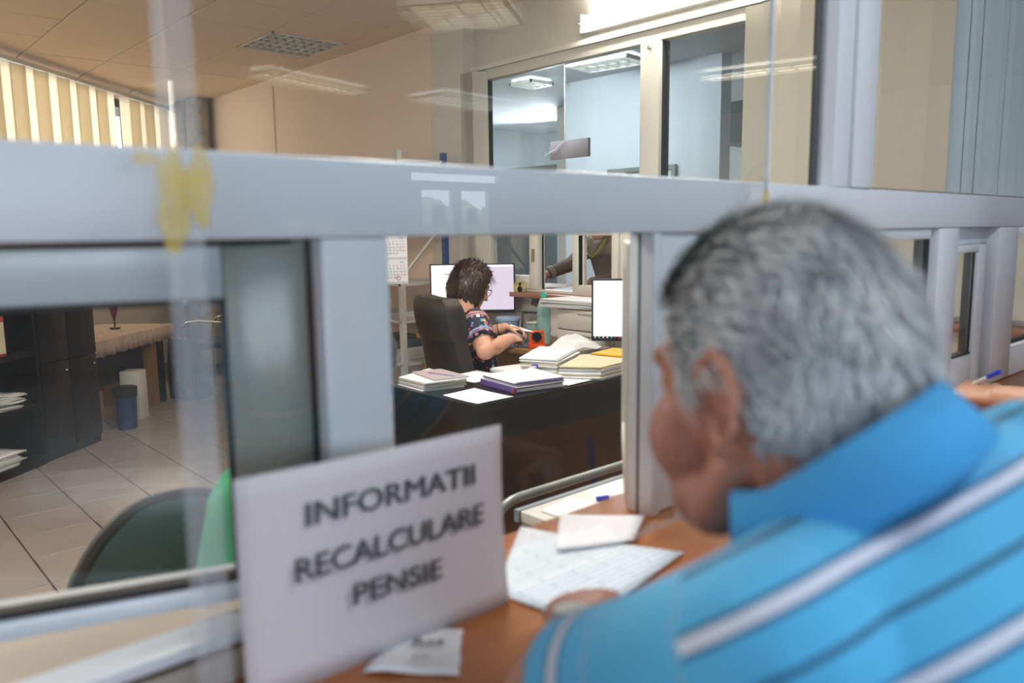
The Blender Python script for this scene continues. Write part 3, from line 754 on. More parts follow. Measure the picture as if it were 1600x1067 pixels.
du = thing('air_duct', 'grey boxed air unit high on the wall of the neighbouring hall', 'air unit', (6.6, 4.1, 2.2))
MB().bb(6.5, 7.0, 3.75, 4.44, 2.2, 2.56).build('casing', M['ac_grey'], du, bevel=.01)
MB().bb(6.7, 7.55, 3.95, 4.2, 1.2, 2.2).build('drop_duct', M['ac_grey'], du, bevel=.01)
hl = tag(MB().bb(7.55, 7.598, 3.7, 4.1, 1.93, 1.99).build('wall_lamp', M['lamp_panel'], None), 'small lit wall light over the terracotta panel next door', 'lamp')
paper('paper_sheet', 'white sheets on the ledge of the neighbouring hall hatch', ((3.66, 3.68), (3.66, 3.42), (3.86, 3.40), (3.9, 3.68)), 1.02, seed=12, amp=.015)

# ------------------------------------------------------------------ black desk and what lies on it
DZ = .75
bd_ = thing('black_desk', 'black office desk with a full front panel in the middle of the office', 'desk', (2.6, 2.7, 0))
MB().prism([(1.895, 2.33), (3.45, 2.33), (3.45, 2.70), (3.18, 2.70), (3.18, 2.93), (1.895, 2.93)], DZ - .03, DZ).build('desk_top', M['black_lam'], bd_)
MB().bb(1.93, 3.43, 2.375, 2.395, .03, DZ - .03).build('front_panel', M['black_brown'], bd_)
MB().bb(1.905, 1.93, 2.36, 2.92, 0, DZ - .03).build('side_panel', M['black_lam'], bd_); MB().bb(3.43, 3.45, 2.36, 2.69, 0, DZ - .03).build('side_panel', M['black_lam'], bd_)

def stack(name, label, pts, z0, n, th, mats, cat='papers', group=None, jit=.006, top=None, seed=1, fan=0.0):
    """a pile: each bundle of sheets is one piece lying on the one below"""
    rnd = random.Random(seed)
    P = [V((p[0], p[1], 0)) for p in pts]; ctr = sum(P, V()) / 4
    t = thing(name, label, cat, (ctr.x, ctr.y, z0), group=group)
    loc = [(p - ctr) for p in P]; z = 0
    for i in range(n):
        m = mats[i % len(mats)]; nm = 'sheet'
        if top and i == n - 1: m, nm = top
        hh = th * rnd.uniform(.7, 1.3); sag = rnd.uniform(.0, .5) * th
        a = rnd.uniform(-1, 1) * jit * 4; dx, dy = rnd.uniform(-jit, jit), rnd.uniform(-jit, jit)
        q = [Matrix.Rotation(a, 3, 'Z') @ p + V((dx, dy, 0)) for p in loc]
        mb = MB(); vs = [(p.x, p.y, z) for p in q] + [(p.x, p.y, z + hh * .96 - (sag if k in (0, 3) else 0)) for k, p in enumerate(q)]
        mb.add(vs, [(3, 2, 1, 0), (4, 5, 6, 7), (0, 1, 5, 4), (1, 2, 6, 5), (2, 3, 7, 6), (3, 0, 4, 7)])
        mb.build(nm, M[m], t, local=True, bevel=.0008, seg=1); z += hh
    return t, z0 + z
G1 = None
s1, h1 = stack('paper_stack', 'pile of papers with a pinkish grey magazine on top at the left desk corner', ((1.925, 2.70), (2.12, 2.66), (2.15, 2.98), (1.93, 2.90)), DZ, 6, .006, ['paper', 'paper2', 'paper', 'paper3'], seed=2, jit=.008)
mg = thing('magazine', 'grey and pink magazine with blue lettering on the pile at the left desk corner', 'magazine', (2.06, 2.80, h1))
MB().prism([(1.975, 2.70), (2.135, 2.66), (2.16, 2.90), (2.02, 2.93)], h1, h1 + .005).build('cover', pm('pinkish_cover', '#B4948E', .5, var=(7, .3), col2='#9FA3AC'), mg, bevel=.001, seg=1)
text('title', 'ALMANAHUL', M['ink_blue'], mg, (2.095, 2.70, h1 + .0052), (-.2, .98, 0), (-.98, -.2, 0), .022, .16)
s2, h2 = stack('paper_stack', 'thick pile of white papers on a violet folder at the front of the desk', ((2.165, 2.395), (2.40, 2.345), (2.45, 2.58), (2.20, 2.645)), DZ, 11, .0042, ['purple', 'paper', 'paper', 'paper2'], seed=5, jit=.006)
vf = tag(MB().add([(2.158, 2.39, DZ + .002), (2.168, 2.39, DZ + .002), (2.203, 2.655, DZ + .002), (2.193, 2.655, DZ + .002), (2.158, 2.39, DZ + .026), (2.168, 2.39, DZ + .026), (2.203, 2.655, DZ + .026), (2.193, 2.655, DZ + .026)], [(3, 2, 1, 0), (4, 5, 6, 7), (0, 1, 5, 4), (1, 2, 6, 5), (2, 3, 7, 6), (3, 0, 4, 7)]).build('folder_spine', M['purple'], s2))
tag(MB().bb(2.150, 2.160, 2.392, 2.402, DZ + .004, DZ + .02).build('red_clip', M['red'], s2))
paper('paper_sheet', 'single white sheet at the front left edge of the black desk', ((1.925, 2.575), (1.922, 2.345), (2.11, 2.345), (2.115, 2.60)), DZ, seed=3)
paper('paper_sheet', 'single white sheet between the magazine pile and the violet folder pile', ((2.18, 2.90), (2.19, 2.69), (2.40, 2.70), (2.40, 2.93)), DZ, seed=6)
paper('paper_sheet', 'single white sheet right of the violet folder pile at the desk front', ((2.47, 2.57), (2.43, 2.35), (2.60, 2.36), (2.63, 2.60)), DZ, seed=8)
s3, h3 = stack('paper_stack', 'low pile of white sheets under the blue stapler', ((2.42, 2.62), (2.60, 2.60), (2.64, 2.86), (2.44, 2.88)), DZ, 3, .006, ['paper2', 'paper'], seed=11)
st = thing('stapler', 'grey stapler with a blue handle lying on the low paper pile', 'stapler', (2.47, 2.61, h3))
MB().box((2.475, 2.62, h3 + .006), (.13, .03, .010), rz=.3).build('base', M['steel'], st, bevel=.003)
MB().box((2.465, 2.617, h3 + .022), (.10, .028, .018), R=Matrix.Rotation(.3, 3, 'Z') @ Matrix.Rotation(-.1, 3, 'Y')).build('arm', M['grey_shelf'], st, bevel=.005)
MB().box((2.515, 2.633, h3 + .034), (.055, .032, .018), R=Matrix.Rotation(.3, 3, 'Z') @ Matrix.Rotation(-.25, 3, 'Y')).build('handle', M['pen_blue'], st, bevel=.006)
s4, h4 = stack('paper_stack', 'tall pile of white papers and files in the middle of the desk', ((2.47, 2.70), (2.545, 2.535), (2.86, 2.70), (2.80, 2.90)), DZ + .0, 13, .0068, ['paper', 'paper2', 'paper', 'paper3', 'paper'], seed=14, jit=.009, top=('paper', 'sheet'))
s5, h5 = stack('paper_stack', 'pile of files under a beige folder at the right of the desk', ((2.53, 2.50), (2.63, 2.335), (2.90, 2.36), (2.86, 2.66)), DZ + .0, 8, .0075, ['paper2', 'paper', 'paper3', 'paper'], seed=17, jit=.006, top=('manila', 'folder'))
s6, h6 = stack('folder_stack', 'yellow folder on an orange file behind the beige folder pile', ((2.87, 2.62), (2.92, 2.34), (3.12, 2.36), (3.08, 2.66)), DZ, 6, .0115, ['paper3', 'orange', 'yellow'], cat='folders', seed=19, top=('yellow', 'folder'))
def crump(u, v):
    x = 2.76 + .34 * u; y = 2.73 + .12 * v - .06 * u
    return (x, y, .80 + .085 * sin(pi * u) * (.4 + .6 * v) + .03 * noise.noise((u * 4, v * 4, 2)))
cr = thing('plastic_wrap', 'crumpled white plastic sleeve behind the yellow folder below the screen', 'wrapper', (2.95, 2.75, DZ))
MB().grid(crump, 9, 7).build('sheet', M['paper2'], cr, solid=.001)
MB().prism([(2.80, 2.71), (3.08, 2.66), (3.10, 2.80), (2.82, 2.86)], DZ, DZ + .045).build('paper_block', M['paper2'], cr)

def monitor(label, c, face, wdt, hgt, scr, group=None, stand=.0, bez=.010):
    """face = direction the screen looks to (xy); c = centre of the screen"""
    rz = math.atan2(face[1], face[0]) + pi / 2          # local -y looks along face
    t = thing('monitor', label, 'monitor', (c[0], c[1], stand), rz, group)
    z = c[2] - stand
    MB().box((0, .012, z), (wdt, .024, hgt)).build('housing', M['plastic_black'], t, bevel=.004, local=True)
    s = MB().box((0, -.001, z + .006), (wdt - 2 * bez, .002, hgt - 2 * bez - .012)).build('screen', M[scr], t, local=True)
    MB().box((0, .04, z / 2 + .02), (.06, .03, z)).build('neck', M['plastic_black'], t, bevel=.004, local=True)
    MB().box((0, .04, .006), (.24, .18, .012)).build('base', M['plastic_black'], t, bevel=.004, local=True)
    return t, z
m1, z1 = monitor('wide lit monitor with lilac screen on the wood desk beside the woman', (3.30, 4.06, 1.045), (-.66, -.75), .56, .325, 'screen_lilac', stand=.75)
w_ = .54
MB().box((-.155, -.0025, z1 + .012), (.225, .002, .27)).build('white_window', M['screen_white'], m1, local=True)
MB().box((.06, -.0025, z1 + .0), (.10, .002, .05)).build('white_window', M['screen_white'], m1, local=True)
MB().box((0, -.0025, z1 + .148), (.53, .002, .012)).build('title_bar', M['screen_white'], m1, local=True)
MB().box((-.155, -.004, z1 + .095), (.06, .001, .006)).build('yellow_field', M['yellow'], m1, local=True)
m2, z2 = monitor('lit monitor with a white document on the right end of the black desk', (3.225, 2.575, 1.005), (-.80, -.60), .54, .325, 'screen_white', stand=.75)
MB().box((0, -.0025, z2 - .142), (.52, .002, .010)).build('taskbar', M['task_dark'], m2, local=True)
for i, cc in enumerate(('paper', 'blue_light', 'paper', 'paper', 'teal', 'red', 'red', 'paper', 'teal', 'blue_light', 'orange', 'paper', 'paper', 'grey_edge')):
    MB().box((-.25 + i * .021, -.004, z2 - .142), (.009, .001, .007)).build('icon', M[cc], m2, local=True)

# wood desk by the partition, with its things
wd = thing('wood_desk', 'brown wooden desk against the partition below the hatch', 'desk', (3.3, 3.7, 0))
MB().bb(3.03, 3.56, 3.22, 4.33, .72, .75).build('desk_top', M['wood_light'], wd, bevel=.003)
MB().bb(3.07, 3.54, 3.24, 3.26, 0, .72).build('side_panel', M['wood_light'], wd); MB().bb(3.07, 3.54, 4.28, 4.30, 0, .72).build('side_panel', M['wood_light'], wd)
MB().bb(3.52, 3.54, 3.26, 4.28, .3, .72).build('back_panel', M['wood_light'], wd)
bk = thing('bucket', 'light blue plastic bucket with lid on the wood desk by the monitor', 'bucket', (3.44, 3.87, .75))
MB().tube([(3.44, 3.87, .75), (3.44, 3.87, .84)], [.062, .078], 24).build('body', M['blue_light'], bk, smooth=True)
MB().tube([(3.44, 3.87, .84), (3.44, 3.87, .856), (3.44, 3.87, .864)], [.083, .083, .07], 24).build('lid', M['blue_light'], bk, smooth=True)
pf_ = thing('photo_frame', 'small black framed photo leaning against the wall behind the wood desk', 'photo frame', (3.50, 3.74, .75))
R = Matrix.Rotation(radians(-58), 3, 'Z') @ Matrix.Rotation(radians(-12), 3, 'X')
def rb(c, d): return MB().box(V((3.51, 3.735, .825)) + R @ V(c), d, R=R)
for c, d in (((-.052, 0, 0), (.012, .014, .15)), ((.052, 0, 0), (.012, .014, .15)), ((0, 0, .069), (.116, .014, .012)), ((0, 0, -.069), (.116, .014, .012))): rb(c, d).build('frame_bar', M['plastic_black'], pf_, bevel=.002)
rb((0, .003, 0), (.10, .006, .13)).build('photo', M['photo'], pf_)
td = thing('hole_punch', 'orange desk punch with a round dark knob on the wood desk', 'punch', (3.12, 3.27, .75))
O = V((3.12, 3.265, .75)); R = Matrix.Rotation(radians(-40), 3, 'Z')
def ob(c, d, **k): return MB().box(O + R @ V(c), d, R=R)
ob((0, 0, .012), (.10, .075, .022)).build('base', M['orange'], td, bevel=.005)
for s_ in (-1, 1): ob((s_ * .036, -.005, .052), (.014, .03, .07)).build('upright', M['orange'], td, bevel=.005)
ob((0, .0, .095), (.085, .04, .016)).build('crossbar', M['orange'], td, bevel=.005)
for s_ in (-1, 1): ob((s_ * .043, -.03, .02), (.016, .02, .034)).build('foot', M['orange'], td, bevel=.004)
ob((0, -.008, .04), (.062, .022, .05)).build('front_plate', M['orange'], td, bevel=.006)
MB().cyl(O + R @ V((0, -.028, .068)), O + R @ V((0, .01, .068)), .027, n=20).build('knob', M['plastic_black'], td, smooth=True)
wb_ = thing('water_bottle', 'tall turquoise plastic water bottle with green cap beside the cabinet', 'bottle', (3.25, 3.34, .75))
c_ = (3.25, 3.34)
MB().tube([(*c_, .75), (*c_, .756), (*c_, .80), (*c_, .81), (*c_, .82), (*c_, .90), (*c_, .91), (*c_, .95), (*c_, .985), (*c_, 1.02), (*c_, 1.03)], [.036, .042, .042, .038, .042, .042, .038, .042, .036, .016, .016], 20).build('body', M['bottle'], wb_, smooth=True)
MB().tube([(*c_, 1.03), (*c_, 1.055)], .0185, 16).build('cap', M['teal'], wb_, smooth=True)
cp = thing('wall_card', 'small reddish brown picture card fixed on the wall under the hatch', 'card', (3.59, 3.76, .97))
MB().box((3.596, 3.765, .975), (.006, .075, .10), R=Matrix.Rotation(.2, 3, 'X')).build('card', M['cardboard'], cp)
MB().box((3.592, 3.765, .975), (.003, .05, .05), R=Matrix.Rotation(.2, 3, 'X')).build('picture', M['photo'], cp)
ic = thing('icon_card', 'small arched gilded picture card standing on the wooden sill', 'card', (3.51, 3.83, 1.02))
pts = [(-.04, 0), (.04, 0), (.04, .045)] + [(.04 * cos(a), .045 + .03 * sin(a)) for a in [pi * i / 10 for i in range(1, 10)]] + [(-.04, .045)]
R = Matrix.Rotation(radians(-45), 3, 'Z')
def icon(pts, y0, y1):
    n = len(pts); o = V((3.515, 3.835, 1.022)); vs = [o + R @ V((x, y0, z)) for x, z in pts] + [o + R @ V((x, y1, z)) for x, z in pts]
    return MB().add(vs, [list(range(n)), list(range(n, 2 * n))[::-1]] + [(i, n + i, n + (i + 1) % n, (i + 1) % n) for i in range(n)])
icon(pts, 0, .012).build('panel', M['gold'], ic)
MB().ball(V((3.515, 3.835, 1.06)) + R @ V((0, -.003, .014)), (.009, .004, .011), 10, 6, R).build('figure', M['black_brown'], ic)
MB().ball(V((3.515, 3.835, 1.04)) + R @ V((0, -.003, .0)), (.016, .004, .022), 10, 6, R).build('figure', M['black_brown'], ic)
kb = thing('paper_box', 'low lilac grey box of slips in front of the woman on the wood desk', 'box', (3.14, 3.48, .75))
MB().box((3.13, 3.47, .795), (.20, .14, .09), rz=.7).build('box_body', pm('lilac_grey_box', '#8C90AE', .6), kb, bevel=.004)
MB().box((3.12, 3.46, .7575), (.26, .2, .015), rz=.7).build('tray', M['plastic_dark'], kb, bevel=.003)
cu = thing('glass_tumbler', 'clear square plastic tumbler with a lid behind the orange punch', 'tumbler', (3.27, 3.42, .75))
MB().bb(3.235, 3.30, 3.40, 3.47, .75, .865).build('body', M['bottle'], cu, bevel=.006)
MB().bb(3.23, 3.305, 3.395, 3.475, .865, .875).build('lid', M['grey_shelf'], cu, bevel=.003)
kbd = thing('keyboard', 'pale keyboard on the wood desk in front of the monitor', 'keyboard', (3.15, 3.80, .75))
MB().box((3.15, 3.80, .762), (.15, .42, .02), rz=-.3).build('case', M['grey_shelf'], kbd, bevel=.004)
for i in range(4):
    for j in range(13):
        p = Matrix.Rotation(-.3, 3, 'Z') @ V((-.05 + i * .033, -.18 + j * .03, 0)); MB().box((3.15 + p.x, 3.80 + p.y, .776), (.025, .024, .008), rz=-.3).build('key', M['white_lam'], kbd)

# drawer cabinet with papers on top
cb = thing('drawer_cabinet', 'off-white drawer cabinet under the partition hatch beside the bottle', 'cabinet', (3.38, 2.9, 0))
MB().bb(3.22, 3.57, 2.76, 3.19, 0, .985).build('body', M['offwhite'], cb, bevel=.003)
for z0, z1 in ((.865, .978), (.70, .858), (.45, .693), (.06, .443)):
    dr = MB().bb(3.203, 3.22, 2.77, 3.18, z0, z1).build('drawer', M['offwhite'], cb, bevel=.003)
    MB().bb(3.197, 3.203, 2.90, 3.02, z1 - .022, z1 - .014).build('handle', M['grey_shelf'], dr)
s7, h7 = stack('paper_stack', 'flat pile of white papers on top of the off-white drawer cabinet', ((3.17, 3.29), (3.20, 2.91), (3.44, 2.93), (3.42, 3.27)), .985, 7, .0065, ['paper2', 'paper', 'paper2', 'steel', 'paper'], seed=23, jit=.008)

# ------------------------------------------------------------------ woman's swivel chair
oc2 = thing('office_chair', 'black leather high-backed swivel chair the woman sits on', 'chair', (2.50, 3.26, 0), radians(2))
def bx(c, d, n, m, bev=.02, par=oc2, R=None): return MB().box(c, d, R=R).build(n, M[m], par, bevel=bev, local=True, seg=3)
bx((.08, 0, .46), (.50, .50, .10), 'seat', 'leather', .04)
def backpt(u, v, th):
    z = .50 + .60 * v; hw = .235 - .02 * v + .012 * sin(pi * v * 2)
    if v > .90: hw -= .05 * ((v - .9) / .1) ** 2
    y = (u - .5) * 2 * hw
    x = -.17 - .11 * v + .035 * (2 * u - 1) ** 2 + th * (1 + .25 * sin(pi * min(1, v * 1.0))) * (1 - .35 * abs(2 * u - 1) ** 4)
    return V((x, y, z))
nu, nv = 14, 20; m = MB()
for i in range(nv + 1):
    ring = [backpt(j / nu, i / nv, .045) for j in range(nu + 1)] + [backpt(j / nu, i / nv, -.045) for j in range(nu, -1, -1)]
    m.v += ring
n2 = 2 * (nu + 1)
for i in range(nv):
    for j in range(n2): m.f.append([i * n2 + j, i * n2 + (j + 1) % n2, (i + 1) * n2 + (j + 1) % n2, (i + 1) * n2 + j])
m.f.append(list(range(n2))[::-1]); m.f.append(list(range(nv * n2, nv * n2 + n2)))
m.build('backrest', M['leather'], oc2, smooth=True, local=True)
hd_ = MB(); 
for i in range(7):
    v = .66 + .34 * i / 6
    hd_.v += [backpt(j / nu, min(v, .995), .062 + .012 * sin(pi * i / 6)) for j in range(nu + 1)] + [backpt(j / nu, min(v, .995), -.054 - .010 * sin(pi * i / 6)) for j in range(nu, -1, -1)]
for i in range(6):
    for j in range(n2): hd_.f.append([i * n2 + j, i * n2 + (j + 1) % n2, (i + 1) * n2 + (j + 1) % n2, (i + 1) * n2 + j])
hd_.f.append(list(range(n2))[::-1]); hd_.f.append(list(range(6 * n2, 7 * n2)))
hd_.build('head_panel', M['leather'], oc2, smooth=True, local=True)
for s_ in (-1, 1):
    MB().tube([(-.05, s_ * .27, .44), (-.05, s_ * .29, .62), (.0, s_ * .29, .665), (.24, s_ * .29, .665)], [.018, .018, .02, .018], 8).build('armrest', M['plastic_black'], oc2, smooth=True, local=True)
MB().cyl((.05, 0, .08), (.05, 0, .42), .028).build('column', M['plastic_black'], oc2, local=True, smooth=True)
for i in range(5):
    a = 2 * pi * i / 5; lg = MB().tube([(.05, 0, .11), (.05 + .29 * cos(a), .29 * sin(a), .075)], [.03, .018], 8).build('leg', M['plastic_black'], oc2, local=True, smooth=True)
    MB().ball((.05 + .29 * cos(a), .29 * sin(a), .03), (.028, .028, .03), 10, 6).build('caster', M['plastic_black'], lg, local=True, smooth=True)

# ------------------------------------------------------------------ wall shelf at the back of the woman
sh_ = thing('shelf_rack', 'grey-white metal shelf rack with a blue post against the back right wall', 'shelf', (3.25, 4.9, 0))
for x, y, mm in ((2.99, 4.43, 'grey_shelf'), (3.36, 4.43, 'blue_post'), (2.99, 5.5, 'grey_shelf'), (3.36, 5.5, 'blue_post')):
    MB().bb(x, x + .035, y, y + .035, 0, 1.95).build('post', M[mm], sh_)
for k_ in range(14):
    MB().bb(3.358, 3.361, 4.44, 4.452, .9 + .05 * k_, .915 + .05 * k_).build('post_hole', M['plastic_black'], sh_)
for z in (.20, .53, .825, 1.075, 1.5, 1.9): MB().bb(2.99, 3.40, 4.44, 5.53, z - .018, z).build('shelf_board', M['grey_shelf'], sh_, bevel=.002, seg=1)
MB().tube([(3.0, 4.46, 1.1), (3.38, 4.46, 1.48)], .010, 6).build('brace', M['grey_shelf'], sh_)
MB().tube([(3.0, 5.5, .5), (3.38, 5.5, 1.05)], .010, 6).build('brace', M['grey_shelf'], sh_)
pr = thing('printer', 'dark grey printer with white front on the lower shelf of the rack', 'printer', (3.2, 4.75, .53))
MB().bb(3.02, 3.36, 4.56, 5.0, .53, .62).build('body', M['grey_shelf'], pr, bevel=.01)
MB().bb(3.01, 3.36, 4.56, 5.0, .62, .675).build('scanner_lid', M['plastic_dark'], pr, bevel=.008)
MB().bb(2.95, 3.03, 4.62, 4.94, .555, .57).build('paper_tray', M['plastic_black'], pr, bevel=.003)
stack('paper_stack', 'slanted grey pile of papers on the middle shelf of the rack', ((3.03, 4.70), (3.30, 4.66), (3.32, 4.98), (3.04, 5.0)), .825, 5, .008, ['paper2', 'grey_shelf', 'paper'], seed=29)
tag(MB().tube([(3.1, 4.9, 1.075), (3.1, 4.9, 1.12), (3.1, 4.9, 1.14)], [.05, .045, .02], 14).build('ink_roll', M['steel'], None, smooth=True), 'small grey metal can on the upper shelf of the rack', 'can')
cl = thing('wall_calendar', 'white three-part wall calendar with black and red numbers hanging by the rack', 'calendar', (2.79, 4.12, 1.1))
cx = V((.79, -.61, 0)).normalized(); cn_ = V((-.61, -.79, 0)).normalized(); o0 = V((2.70, 4.215, 0)) - cn_ * .0
def cal(u0, u1, z0, z1, t0, t1):
    P = [o0 + cx * u0 + cn_ * t0, o0 + cx * u1 + cn_ * t0, o0 + cx * u1 + cn_ * t1, o0 + cx * u0 + cn_ * t1]
    return MB().prism([(p.x, p.y) for p in P], z0, z1)
cal(0, .165, 1.10, 1.62, -.004, 0).build('backing', M['paper2'], cl)
for z0, z1 in ((1.112, 1.245), (1.262, 1.395), (1.412, 1.545)):
    pd = cal(.004, .161, z0, z1, 0, .004).build('month_pad', M['paper'], cl)
    n_ = 1
    for col in range(7):
        for row in range(5):
            dd = row * 7 + col - 1
            if 1 <= dd <= 31:
                text('number', str(dd), M['ink_red'] if col >= 5 else M['ink'], pd, o0 + cx * (.012 + col * .021) + cn_ * .0042 + V((0, 0, z1 - .038 - row * .0185)), cx, (0, 0, 1), .0115)
    text('year', '2024', M['ink'], pd, o0 + cx * .115 + cn_ * .0042 + V((0, 0, z1 - .016)), cx, (0, 0, 1), .010)
mk = MB(); 
for i in range(20):
    a, b = 2 * pi * i / 20, 2 * pi * (i + 1) / 20; q = o0 + cx * .105 + cn_ * .006 + V((0, 0, 1.135))
    mk.tube([q + cx * .013 * cos(a) + V((0, 0, .013 * sin(a))), q + cx * .013 * cos(b) + V((0, 0, .013 * sin(b)))], .0016, 5)
mk.build('date_ring', M['ink_red'], cl)
MB().tube([o0 + cx * .08 + V((0, 0, 1.62)), o0 + cx * .3 + V((0, 0, 1.66)), V((3.0, 4.44, 1.68))], .002, 5).build('string', M['grey_shelf'], cl)

# ------------------------------------------------------------------ pipes in the far corner
for x, y, r in ((3.33, 9.02, .085), (3.36, 8.72, .12)):
    rnd = random.Random(int(r * 1000)); pts = []; rs = []
    for i in range(26): pts.append((x + rnd.uniform(-.006, .006), y + rnd.uniform(-.006, .006), 2.86 * i / 25)); rs.append(r * rnd.uniform(.93, 1.07))
    tag(MB().tube(pts, rs, 18).build('wrapped_pipe', M['foil'], None, smooth=True), 'thick wrapped heating pipe in the far corner, nearest the right wall' if r > .1 else 'thinner wrapped heating pipe in the far corner, beside the window wall', 'pipe', kind='structure')

# ------------------------------------------------------------------ slanted black cabinets at the left
e1 = V((.767, .642, 0)); e2 = V((-.642, .767, 0)); C0 = V((.762, 5.318, 0))
def sl(u0, u1, t0, t1, z0, z1):
    P = [C0 + e1 * u0 + e2 * t0, C0 + e1 * u1 + e2 * t0, C0 + e1 * u1 + e2 * t1, C0 + e1 * u0 + e2 * t1]
    return MB().prism([(p.x, p.y) for p in P], z0, z1)
lc = thing('black_cabinet', 'tall black cabinet with closed doors facing the aisle at the left', 'cabinet', tuple(C0 + e1 * .7))
sl(.40, .94, .02, .50, 0, 1.16).build('body', M['black_lam'], lc)
for u0, u1, z0, z1 in ((.41, .66, .06, .62), (.67, .935, .06, .62), (.41, .66, .63, 1.14), (.67, .935, .63, 1.14)):
    dr = sl(u0, u1, .0, .02, z0, z1).build('door', M['black_lam'], lc, bevel=.002)
    q = C0 + e1 * (u1 - .04) - e2 * .008 + V((0, 0, z1 - .06)); MB().ball(q, .009, 10, 6).build('knob', M['chrome'], dr, smooth=True)
so = thing('open_bookcase', 'black open bookcase with brown shelves holding files at the left edge', 'bookcase', tuple(C0 - e1 * .1))
sl(-.75, .39, .46, .48, 0, 1.16).build('back_panel', M['black_lam'], so)
for u in (-.75, .37): sl(u, u + .02, 0, .46, 0, 1.16).build('side_panel', M['black_lam'], so)
for z in (.06, .40, .72, 1.16): sl(-.73, .37, .01, .46, z - .03, z).build('shelf_board', M['black_brown'], so)
sl(-.73, .37, .0, .02, 0, .05).build('plinth', M['black_brown'], so)
for k_, (u, hgt, mm, tl_) in enumerate(((.10, .235, 'red', 'red file binder leaning on the upper shelf of the bookcase'), (.015, .25, 'paper3', 'cream file binder on the upper shelf of the bookcase beside the red one'), (-.07, .24, 'paper2', 'grey file binder on the upper shelf of the bookcase, third from the right'), (-.155, .25, 'cardboard', 'brown file binder on the upper shelf of the bookcase, fourth from the right'))):
    b = thing('file_binder', tl_, 'binder', tuple(C0 + e1 * (u + .04) + V((0, 0, .72))), group='binders in the open bookcase')
    sl(u, u + .07, .02, .3, .722, .722 + hgt).build('cover', M[mm], b, bevel=.004)
    sl(u + .012, u + .058, .014, .02, .74, .72 + hgt - .03).build('spine_label', M['paper'] if k_ else M['paper3'], b)
def loose(label, u0, u1, z, n, seed, fan):
    rnd = random.Random(seed); t = thing('loose_papers', label, 'papers', tuple(C0 + e1 * u0 + V((0, 0, z))))
    for i in range(n):
        zz = z + i * .0095; o = -.05 * fan * rnd.random(); a = rnd.uniform(-.02, .06)
        def fn(p, q, zz=zz, o=o, a=a):
            P = C0 + e1 * (u0 + (u1 - u0 + a) * p) + e2 * (o + .3 * q); return (P.x, P.y, zz + .004 + fan * (.05 * (1 - p) ** 2 + .008 * noise.noise((p * 3, q * 3, i))))
        MB().grid(fn, 6, 4).build('sheet', M['paper' if i % 3 else 'paper2'], t, smooth=True, solid=.004)
loose('curling heap of loose papers on the middle shelf of the bookcase', -.2, .19, .40, 10, 3, 1.0)
loose('flat heap of loose papers on the bottom shelf of the bookcase', -.2, .17, .06, 9, 4, .25)

# ------------------------------------------------------------------ back: long table, bin, backpack, visitor chair
T0 = V((1.669, 6.316, 0)); g1 = V((.707, .707, 0)); g2 = V((-.707, .707, 0))
def tb(u0, u1, t0, t1, z0, z1):
    P = [T0 + g1 * u0 + g2 * t0, T0 + g1 * u1 + g2 * t0, T0 + g1 * u1 + g2 * t1, T0 + g1 * u0 + g2 * t1]
    return MB().prism([(p.x, p.y) for p in P], z0, z1)
lt = thing('long_table', 'long wooden table with a pale cloth along the slanted window wall', 'table', tuple(T0 + g1 * .6 + g2 * .3))
tb(-.2, .98, .02, .62, .61, .645).build('table_top', M['wood'], lt)
tb(-.2, 1.0, 0, .64, .645, .66).build('tablecloth', M['cloth_table'], lt, bevel=.004)
m = MB(); NN = 60; vs = []
for i in range(NN + 1):
    u = -.2 + 1.2 * i / NN; off = .007 * sin(i * 1.6)
    for z in (.658, .545 + .006 * sin(i * .9)):
        P = T0 + g1 * u - g2 * (.004 + off * (0 if z > .6 else 1)); vs.append((P.x, P.y, z))
m.add(vs, [(2 * i, 2 * i + 1, 2 * i + 3, 2 * i + 2) for i in range(NN)])
m.build('cloth_hem', M['cloth_table'], lt, smooth=True, solid=.003)
tb(.70, .78, .05, .5, 0, .61).build('leg', M['wood_light'], lt); tb(.85, .90, .05, .5, 0, .61).build('leg', M['plastic_black'], lt)
tb(-.2, .70, .25, .28, .28, .61).build('modesty_panel', M['black_lam'], lt)
tag(tb(-.1, .6, .06, .24, .30, .60).build('cloth_bundle', M['backpack'], None, bevel=.03), 'dark bundle stored under the long table', 'bundle')
bn = thing('waste_bin', 'dark blue waste bin with a black liner under the long table', 'bin', (1.70, 6.2, 0))
MB().tube([(1.72, 6.20, 0), (1.72, 6.20, .30)], [.066, .078], 20).build('body', M['blue_bin'], bn, smooth=True)
MB().tube([(1.72, 6.20, .24), (1.72, 6.20, .31), (1.72, 6.20, .315)], [.079, .085, .07], 20).build('liner', M['backpack'], bn, smooth=True)
bxw = thing('white_box', 'white cardboard box behind the blue waste bin under the table', 'box', (1.86, 6.42, 0))
MB().box((1.87, 6.50, .19), (.14, .14, .38), rz=pi / 4).build('carton', M['white_lam'], bxw, bevel=.004)
bp = thing('backpack', 'black backpack leaning against the end of the long table', 'backpack', (2.45, 6.93, 0))
m = MB(); rings = []
for i in range(9):
    v = i / 8; z = .02 + .52 * v; hw = .17 * (1 - .35 * v ** 2); hd2 = .13 * (1 - .55 * v); c = V((2.40, 6.90, z)) + g1 * 0 + V((.07, .05, 0)) * (1 - v)
    rings.append([c + g1 * (hd2 * (abs(cos(a)) ** .6) * (1 if cos(a) > 0 else -1)) + g2 * (hw * (abs(sin(a)) ** .6) * (1 if sin(a) > 0 else -1)) for a in [2 * pi * j / 20 for j in range(20)]])
m.loft(rings).build('body', M['backpack'], bp, smooth=True)
MB().tube([V((2.48, 6.84, .12)) , V((2.54, 6.90, .3)), V((2.46, 6.93, .5))], .012, 6).build('strap', M['plastic_black'], bp, smooth=True)
